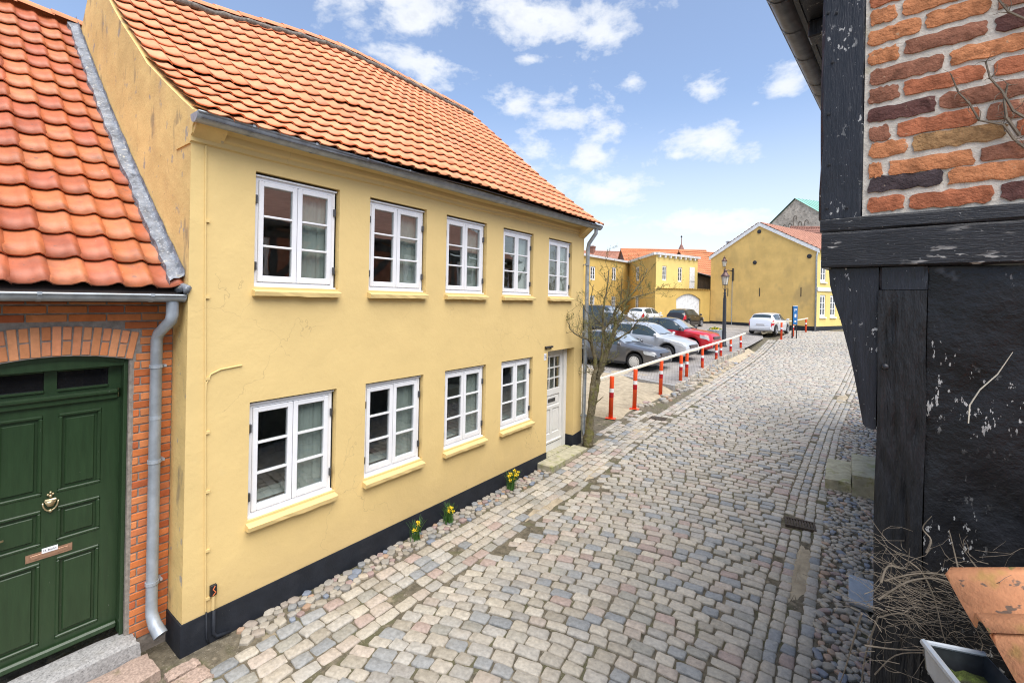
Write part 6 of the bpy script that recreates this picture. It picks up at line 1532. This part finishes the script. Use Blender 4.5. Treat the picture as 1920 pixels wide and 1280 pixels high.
def roofmat_wave(name, col): return M_(name, col, lo=.75, hi=1.2, nsc=1.5, rough=.8, bump=.05, bsc=1.0)
def wave_roof(a, b, c, d, mat, parent, name='roof', pitch=.26, rows=None, z=.05):
    """pantile sheet: a-b along the eave, d-c along the ridge, corrugated across and stepped up the slope"""
    a, b, c, d = map(Vector, (a, b, c, d)); n_ = max(4, int((b - a).length / pitch * 4)); m_ = rows or max(3, int((d - a).length / .34)); nn = (b - a).cross(d - a).normalized(); nn = nn if nn.z > 0 else -nn; P_ = []
    n_ = min(n_, 220)
    for i in range(m_):
        for e_, dz in ((0, .05), (.98, .0)):
            v = (i + e_) / m_; l_, r_ = a.lerp(d, v), b.lerp(c, v); P_.append([tuple(l_.lerp(r_, j / n_) + nn * (z + dz + .035 * math.sin(j * math.pi / 2))) for j in range(n_ + 1)])
    mb = MB(); mb.grid(P_); return mb.build(name, mat, parent)
def pt(face, u, z, out=0): return face.p(u, z, out)
rdg0 = pt(fg, half, PZ + .12, .12); rdg1 = (rdg0[0] + bk.x * (LB + .1), rdg0[1] + bk.y * (LB + .1), PZ + .12)
eR0 = pt(fg, fg.L + .28, EZ - .05, .12); eR1 = (eR0[0] + bk.x * (LB + .1), eR0[1] + bk.y * (LB + .1), EZ - .05); eL0 = pt(fg, -.28, EZ - .05, .12); eL1 = (eL0[0] + bk.x * (LB + .1), eL0[1] + bk.y * (LB + .1), EZ - .05)
wave_roof(eR0, eR1, rdg1, rdg0, mt['roof_far'], gh); wave_roof(eL1, eL0, rdg0, rdg1, mt['roof_far'], gh)
vent = MB().lathe([(.17, 0), (.17, .03), (.14, .04), (.0001, .04)], 14).mesh('vent', mt['black_iron'], True)
for u, z in ((half - .02, PZ - .62), (half - .35, 6.75), (fg.L - .55, 7.0)): put('vent', vent, fg.M(u, z, .01) @ Matrix.Rotation(R(90), 4, 'X'), gh)
for u in (1.7, half + .1, fg.L - 1.1): put('wall_anchor', MB().box((-.025, -.03, -.35), (.025, 0, .35)).mesh('wall_anchor', mt['black_iron']), fg.M(u, 4.25, .0), gh)
mb = MB(); q = fg.p(fg.L + .05, EZ - .2, .06); mb.tube([(q[0], q[1], EZ - .15), fg.p(fg.L - .02, EZ - .5, .08), fg.p(fg.L - .02, 1.1, .08)], .06, 8); mb.build('downpipe', mt['zinc'], gh, smooth=True)
mb = MB(); mb.tube([fg.p(2.1, 6.0, .03), fg.p(2.1, 1.2, .03)], .025, 6); mb.build('cable', mt['zinc'], gh)
put('roof_vent', MB().lathe([(.18, -.3), (.18, .35), (.28, .36), (.0001, .52)], 10).mesh('roof_vent', mt['zinc']), TR(-9.3, 47.0, 8.75), gh)
# wall lantern on the gable
wl = thing('wall_lantern', 'small black lantern on a bracket on the ochre gable', 'lantern', Matrix.Translation(fg.p(1.62, 6.1, .5)))
put('bracket', MB().box((-.05, .0, -.75), (.08, .10, .35), bev=.02).mesh('bracket', mt['black_iron']), fg.M(2.15, 6.0, .1), wl)
mb = MB(); mb.tube([fg.p(2.15, 6.1, .06), fg.p(1.9, 6.18, .35), fg.p(1.67, 6.05, .5), fg.p(1.62, 6.1, .5)], .04, 6); put('arm', mb.mesh('arm', mt['black_iron'], True), ID, wl)
lantern(wl, Matrix.Translation(fg.p(1.62, 6.5, .5)), 1.05)
# golden annex round the yard
an = thing('yard_annex', 'golden two storey annex with white eaves behind the parked cars', 'house', TR(-17, 43, 1.3))
A0, A1, B1, C1 = (-20.03, 36.0), (-19.4, 47.5), (-13.69, 39.66), (-11.63, 45.3)
fa, fb, fc = Face(A1, A0), Face(B1, A1), Face(C1, B1)
fa, fb, fc = Face(A0, A1), Face(A1, B1), Face(B1, C1)
TZ = 7.42
def dwin(fa_, pxs): return pxs
aw = [(3.2, 4.15, 5.25, 6.55), (7.6, 8.55, 5.4, 6.75), (3.2, 4.15, 2.4, 3.75), (7.6, 8.55, 2.4, 3.75)]; bw = [(2.9, 4.2, 5.35, 6.8), (2.9, 4.2, 2.45, 3.9)]; cw = [(.85, 1.45, 5.18, 6.5), (3.05, 3.65, 5.15, 6.48)]
mb = MB(); wallface(mb, fa, 1.0, TZ, aw); wallface(mb, fb, 1.0, TZ, bw); mb.build('wall', mt['stucco_gold'], an)
mb = MB(); wallface(mb, fc, 1.0, TZ, cw); mb.build('wall', mt['stucco_sun_tint'], an)
for f_, l_ in ((fa, aw), (fb, bw), (fc, cw)):
    for (a_, b_, c_, d_) in l_: fwin(f_, a_, c_, b_ - a_, d_ - c_, an, sill=False)
mb = MB()
for f_ in (fa, fb, fc): mb.prism([(-.3, TZ), (.22, TZ), (.26, TZ + .2), (-.3, TZ + .22)], lambda p: f_.p(-.12, p[1] + (.002 if f_ is fb else 0), p[0]), lambda p: f_.p(f_.L + .12, p[1] + (.002 if f_ is fb else 0), p[0]))
mb.build('eaves', mt['far_white'], an)
for k in range(8): put('corbel', MB().box((-.06, -.2, -.2), (.06, 0, 0)).mesh('corbel', mt['far_white']), fc.M(.35 + k * .72, TZ, .0), an)
mb = MB(); mb.add([(A0[0], A0[1], TZ + .2), (A1[0], A1[1], TZ + .2), (B1[0], B1[1], TZ + .2), (C1[0], C1[1], TZ + .2), (-24, 52, TZ + .35), (-28, 36, TZ + .3)], [(0, 1, 4, 5), (1, 2, 3, 4)]); mb.build('roof', mt['zinc'], an)
dr = put('hatch_door', MB().box((0, -.04, 0), (.72, .04, 1.98)).mesh('hatch_door', mt['far_white']), fc.M(4.75, 4.6, .02), an); put('rail', MB().box((0, -.055, .62), (.72, -.041, .68)).mesh('rail', mt['zinc']), fc.M(4.75, 4.6, .02), dr)
# gate wall with tile coping and white arched gate
gw = thing('gate_wall', 'ochre yard wall with tiled coping around the white gate', 'wall', TR(-12, 42, 1.3))
fgw = Face((-13.55, 39.58), (-10.30, 44.42)); g0, g1 = 2.05, 4.75
def gz_(u): q = (u - (g0 + g1) / 2) / ((g1 - g0) / 2); return 3.55 + .5 * (1 - q * q)
us_ = np.linspace(g0, g1, 13); mb = MB()
mb.add([fgw.p(-.2, 1.0, .04), fgw.p(g0, 1.0, .04), fgw.p(g0, 4.42, .04), fgw.p(-.2, 4.42, .04)], [(0, 1, 2, 3)]); mb.add([fgw.p(g1, 1.0, .04), fgw.p(fgw.L, 1.0, .04), fgw.p(fgw.L, 4.42, .04), fgw.p(g1, 4.42, .04)], [(0, 1, 2, 3)])
for u0_, u1_ in zip(us_, us_[1:]):
    mb.add([fgw.p(u0_, gz_(u0_), .04), fgw.p(u1_, gz_(u1_), .04), fgw.p(u1_, 4.42, .04), fgw.p(u0_, 4.42, .04)], [(0, 1, 2, 3)]); mb.add([fgw.p(u0_, gz_(u0_), .04), fgw.p(u0_, gz_(u0_), -.3), fgw.p(u1_, gz_(u1_), -.3), fgw.p(u1_, gz_(u1_), .04)], [(0, 1, 2, 3)])
for u0_ in (g0, g1): mb.add([fgw.p(u0_, 1.0, .04), fgw.p(u0_, 1.0, -.3), fgw.p(u0_, gz_(u0_), -.3), fgw.p(u0_, gz_(u0_), .04)], [(0, 1, 2, 3)])
mb.build('wall', mt['stucco_gold'], gw)
for k in range(2):
    a_, b_ = (g0, (g0 + g1) / 2 - .01) if k == 0 else ((g0 + g1) / 2 + .01, g1); m_ = MB(); uu = np.linspace(a_, b_, 8)
    m_.prism([(a_, 1.1), (b_, 1.1)] + [(u, gz_(u)) for u in uu[::-1]], lambda p: fgw.p(p[0], p[1], -.12), lambda p: fgw.p(p[0], p[1], -.17)); gt = m_.build('gate_leaf', mt['far_white'], gw)
    for q in range(1, 6): u = a_ + (b_ - a_) * q / 6; m2 = MB(); m2.prism([(u - .012, 1.15), (u + .012, 1.15), (u + .012, gz_(u) - .02), (u - .012, gz_(u) - .02)], lambda p: fgw.p(p[0], p[1], -.105), lambda p: fgw.p(p[0], p[1], -.119)); m2.build('batten', mt['far_white'], gt)
ct = MB(); ct.grid([[(.14 * math.cos(math.pi * k / 6), y_, .09 * math.sin(math.pi * k / 6)) for k in range(7)] for y_ in (-.2, .2)]); ctm = ct.mesh('coping_tile', mt['stucco_gold'], True)
for k in range(21): put('coping_tile', ctm, fgw.M(.0 + k * .283, 4.42, .0), gw)
mb = MB(); mb.prism([(1.0, 0), (1.55, 0), (1.55, .03), (1.0, .03)], lambda p: fgw.p(-.1, p[0], .04 + p[1]), lambda p: fgw.p(g0, p[0], .04 + p[1])); mb.prism([(1.0, 0), (1.55, 0), (1.55, .03), (1.0, .03)], lambda p: fgw.p(g1, p[0], .04 + p[1]), lambda p: fgw.p(fgw.L, p[0], .04 + p[1])); mb.build('plinth', mt['plinth'], gw)
# low pavement along the gable
pv_ = MB(); pv_.prism([(0, .0), (1.5, 0), (1.5, .14), (0, .14)], lambda p: fg.p(-.3, float(sY(41)) + p[1] - .02, p[0]), lambda p: fg.p(fg.L - 2.2, float(sY(41)) + p[1] - .02, p[0])); o = pv_.build('gable_pavement', mt['granite']); tag(o, kind='structure')
# timber shed and roofs behind
mt['shed'] = M_('grey_shed_boards', (.13, .095, .065), lo=.6, hi=1.3, nsc=6, rough=.9, stretch=(6, 6, .4))
shd = thing('timber_shed', 'brown timber shed with grey sheet roof between annex and gable', 'shed', TR(-11.2, 47.5, 1.3)); f_ = Face((-12.6, 45.6), (-9.5, 48.6))
mb = MB(); mb.prism([(0, 1.0), (f_.L, 1.0), (f_.L, 5.25), (0, 6.15)], lambda p: f_.p(p[0], p[1], 0), lambda p: f_.p(p[0], p[1], -3)); mb.build('wall', mt['shed'], shd)
for k in range(16): put('board', MB().box((0, -.03, 1.2), (.17, 0, 5.35)).mesh('board', mt['shed']), f_.M(.05 + k * .26, 0, 0.002), shd)
wave_roof(f_.p(f_.L + .2, 5.2, .4), f_.p(f_.L + .2, 5.2, -3.2), f_.p(-.2, 6.35, -3.2), f_.p(-.2, 6.35, .4), mt['zinc'], shd, pitch=.2, rows=2)
def simple_house(name, label, a, b, wdt, z0, ez, rz_, wall, roof_m, chim=None, cat='house'):
    """ridge parallel to a->b; front eave wall a->b"""
    o = thing(name, label, cat, TR((a[0] + b[0]) / 2, (a[1] + b[1]) / 2, z0)); f_ = Face(a, b); mb = MB()
    P_ = lambda u, z, d: f_.p(u, z, -d)
    mb.add([P_(0, z0, 0), P_(f_.L, z0, 0), P_(f_.L, ez, 0), P_(0, ez, 0)], [(0, 1, 2, 3)])
    for u in (0, f_.L): mb.add([P_(u, z0, 0), P_(u, ez, 0), P_(u, rz_, wdt / 2), P_(u, ez, wdt), P_(u, z0, wdt)], [(0, 1, 2, 3, 4)])
    mb.build('wall', wall, o)
    wave_roof(P_(-.2, ez - .15, -.3), P_(f_.L + .2, ez - .15, -.3), P_(f_.L + .2, rz_, wdt / 2), P_(-.2, rz_, wdt / 2), roof_m, o)
    mb = MB(); mb.add([P_(-.2, rz_ + .05, wdt / 2), P_(f_.L + .2, rz_ + .05, wdt / 2), P_(f_.L + .2, ez, wdt + .3), P_(-.2, ez, wdt + .3)], [(0, 1, 2, 3)]); mb.tube([P_(-.2, rz_ + .08, wdt / 2), P_(f_.L + .2, rz_ + .08, wdt / 2)], .13, 6); rf = mb.build('roof', roof_m, o)
    if chim:
        u, d, h = chim; q = P_(u, rz_ - .6, d); ch = MB(); ch.box((-.45, -.4, 0), (.45, .4, h)); ch.box((-.52, -.47, h - .25), (.52, .47, h - .08)); put('chimney', ch.mesh('chimney', mt['brick_far']), TR(*q), rf)
mt['brick_far'] = M_('far_brown_brick', (.24, .12, .085), lo=.75, hi=1.25, nsc=3, rough=.9)
mt['stone_far'] = M_('far_grey_brick', (.30, .25, .20), lo=.7, hi=1.25, nsc=2, rough=.9)
mt['roof_orange'] = M_('far_orange_roof', (.56, .225, .11), lo=.85, hi=1.12, nsc=1.5, rough=.8)
mt['roof_brown'] = M_('far_brown_roof', (.26, .13, .10), lo=.65, hi=1.3, nsc=2.5, rough=.8)
simple_house('chimney_house', 'distant house with red roof and chimney at the left', (-33.0, 62.6), (-27.3, 66.9), 6.5, 1.5, 8.6, 11.15, mt['stone_far'], mt['roof_far'], (1.9, 3.1, 1.5))
simple_house('red_roof_house', 'distant brick house with long red roof above the annex', (-23.2, 56.5), (-14.0, 63.3), 7.0, 1.5, 7.6, 10.4, mt['brick_far'], mt['roof_orange'])
simple_house('orange_roof_house', 'orange roof just left of the ochre gable', (-12.6, 50.6), (-7.0, 58.5), 7.0, 1.5, 5.4, 9.0, mt['brick_far'], mt['roof_orange'])
simple_house('brown_roof_house', 'distant house with dark brown tiled roof left of the ochre gable', (-16.0, 66.0), (-6.0, 73.0), 8.0, 1.5, 7.0, 10.2, mt['brick_far'], mt['roof_brown'])
simple_house('mottled_roof_house', 'house with mottled brown pantiles behind the ochre gable', (-3.2, 57.0), (8.0, 64.0), 8.0, 1.5, 8.0, 12.0, mt['stucco_far'], mt['roof_brown'])
sp_ = thing('roof_spire', 'small brown ridge turret with thin spire on the skyline', 'spire', TR(-32.8, 112.6, 9)); put('turret', MB().lathe([(1.15, 0), (1.15, 5.6), (1.3, 5.7), (.35, 8.0), (.12, 8.4), (.07, 10.0)], 8).mesh('turret', mt['roof_brown']), WM[sp_], sp_); put('finial', MB().lathe([(.0001, 9.9), (.2, 10.1), (.2, 10.3), (.0001, 10.5)], 8).mesh('finial', mt['black_iron'], True), WM[sp_], sp_)
# church: stone gable with blind arcades and copper roof
mt['church'] = M_('church_tufa', (.66, .58, .47), lo=.6, hi=1.3, nsc=1.2, det=9, rough=.95, bump2=.05, bsc2=2.5, flecks=[(2.6, .56, .66, (.16, .125, .10), (1, 1, 2.5), .7)])
mt['verdigris'] = M_('verdigris_copper', (.21, .41, .345), lo=.88, hi=1.1, nsc=.8, rough=.6)
ch = thing('church', 'stone church gable with green copper roof at the end of the street', 'church', TR(-6, 89, 1.5))
fcg = Face((-7.32 - .83 * 7.6, 87.99 + .557 * 7.6), (-7.32 + .83 * 9.0, 87.99 - .557 * 9.0)); hf = 7.6; AZ = 20.7; E2_ = 15.2
bkc = Vector((.60, .80, 0)) * 1.0; bkc = Vector((-fcg.n.x, -fcg.n.y, 0))
mb = MB(); mb.prism([(0, 1.0), (fcg.L, 1.0), (fcg.L, E2_ - .8), (hf, AZ), (0, E2_)], lambda p: fcg.p(p[0], p[1], 0), lambda p: fcg.p(p[0], p[1], -1.0)); chw = mb.build('gable', mt['church'], ch)
mt['church_dark'] = M_('church_niche', (.2, .165, .13), lo=.8, hi=1.2, rough=.95)
for u, z, h in ((hf - 3.0, 14.2, 1.0), (hf - 1.9, 14.2, 2.2), (hf - .9, 14.2, 2.3), (hf, 14.0, 3.6), (hf + .9, 14.2, 2.3), (hf + 2.0, 14.2, 2.4), (hf + 3.1, 14.0, 1.2), (hf + 4.2, 13.8, 1.0)):
    m_ = MB(); m_.tube([fcg.p(u - .3, z, .03), fcg.p(u - .3, z + h, .03)] + [fcg.p(u - .3 * math.cos(q), z + h + .35 * math.sin(q), .03) for q in np.linspace(.3, 2.84, 6)] + [fcg.p(u + .3, z + h, .03), fcg.p(u + .3, z + h - .3, .03)], .05, 5); m_.build('blind_arch', mt['church_dark'], chw)
mb = MB(); r0c = fcg.p(hf, AZ + .15, .25); e0 = fcg.p(fcg.L + .5, E2_ - 1.1, .25); e0l = fcg.p(-.4, E2_ - .2, .25); far = lambda p: (p[0] + bkc.x * 34, p[1] + bkc.y * 34, p[2])
mb.add([r0c, e0, far(e0), far(r0c)], [(0, 1, 2, 3)]); mb.add([e0l, r0c, far(r0c), far(e0l)], [(0, 1, 2, 3)]); cro = mb.build('roof', mt['verdigris'], ch)
for k in range(1, 40):
    p0 = Vector(r0c).lerp(Vector(far(r0c)), k / 40); p1 = Vector(e0).lerp(Vector(far(e0)), k / 40); MB().tube([p0 + Vector((0, 0, .03)), p1 + Vector((0, 0, .03))], .045, 4).build('seam', mt['verdigris'], cro)
for u in (.12, .22): 
    p = Vector(r0c).lerp(Vector(far(r0c)), u).lerp(Vector(e0).lerp(Vector(far(e0)), u), .42); MB().box((-.4, -.3, -.1), (.4, .3, .45)).build('roof_hatch', mt['church_dark'], cro, M=Matrix.Translation(p))
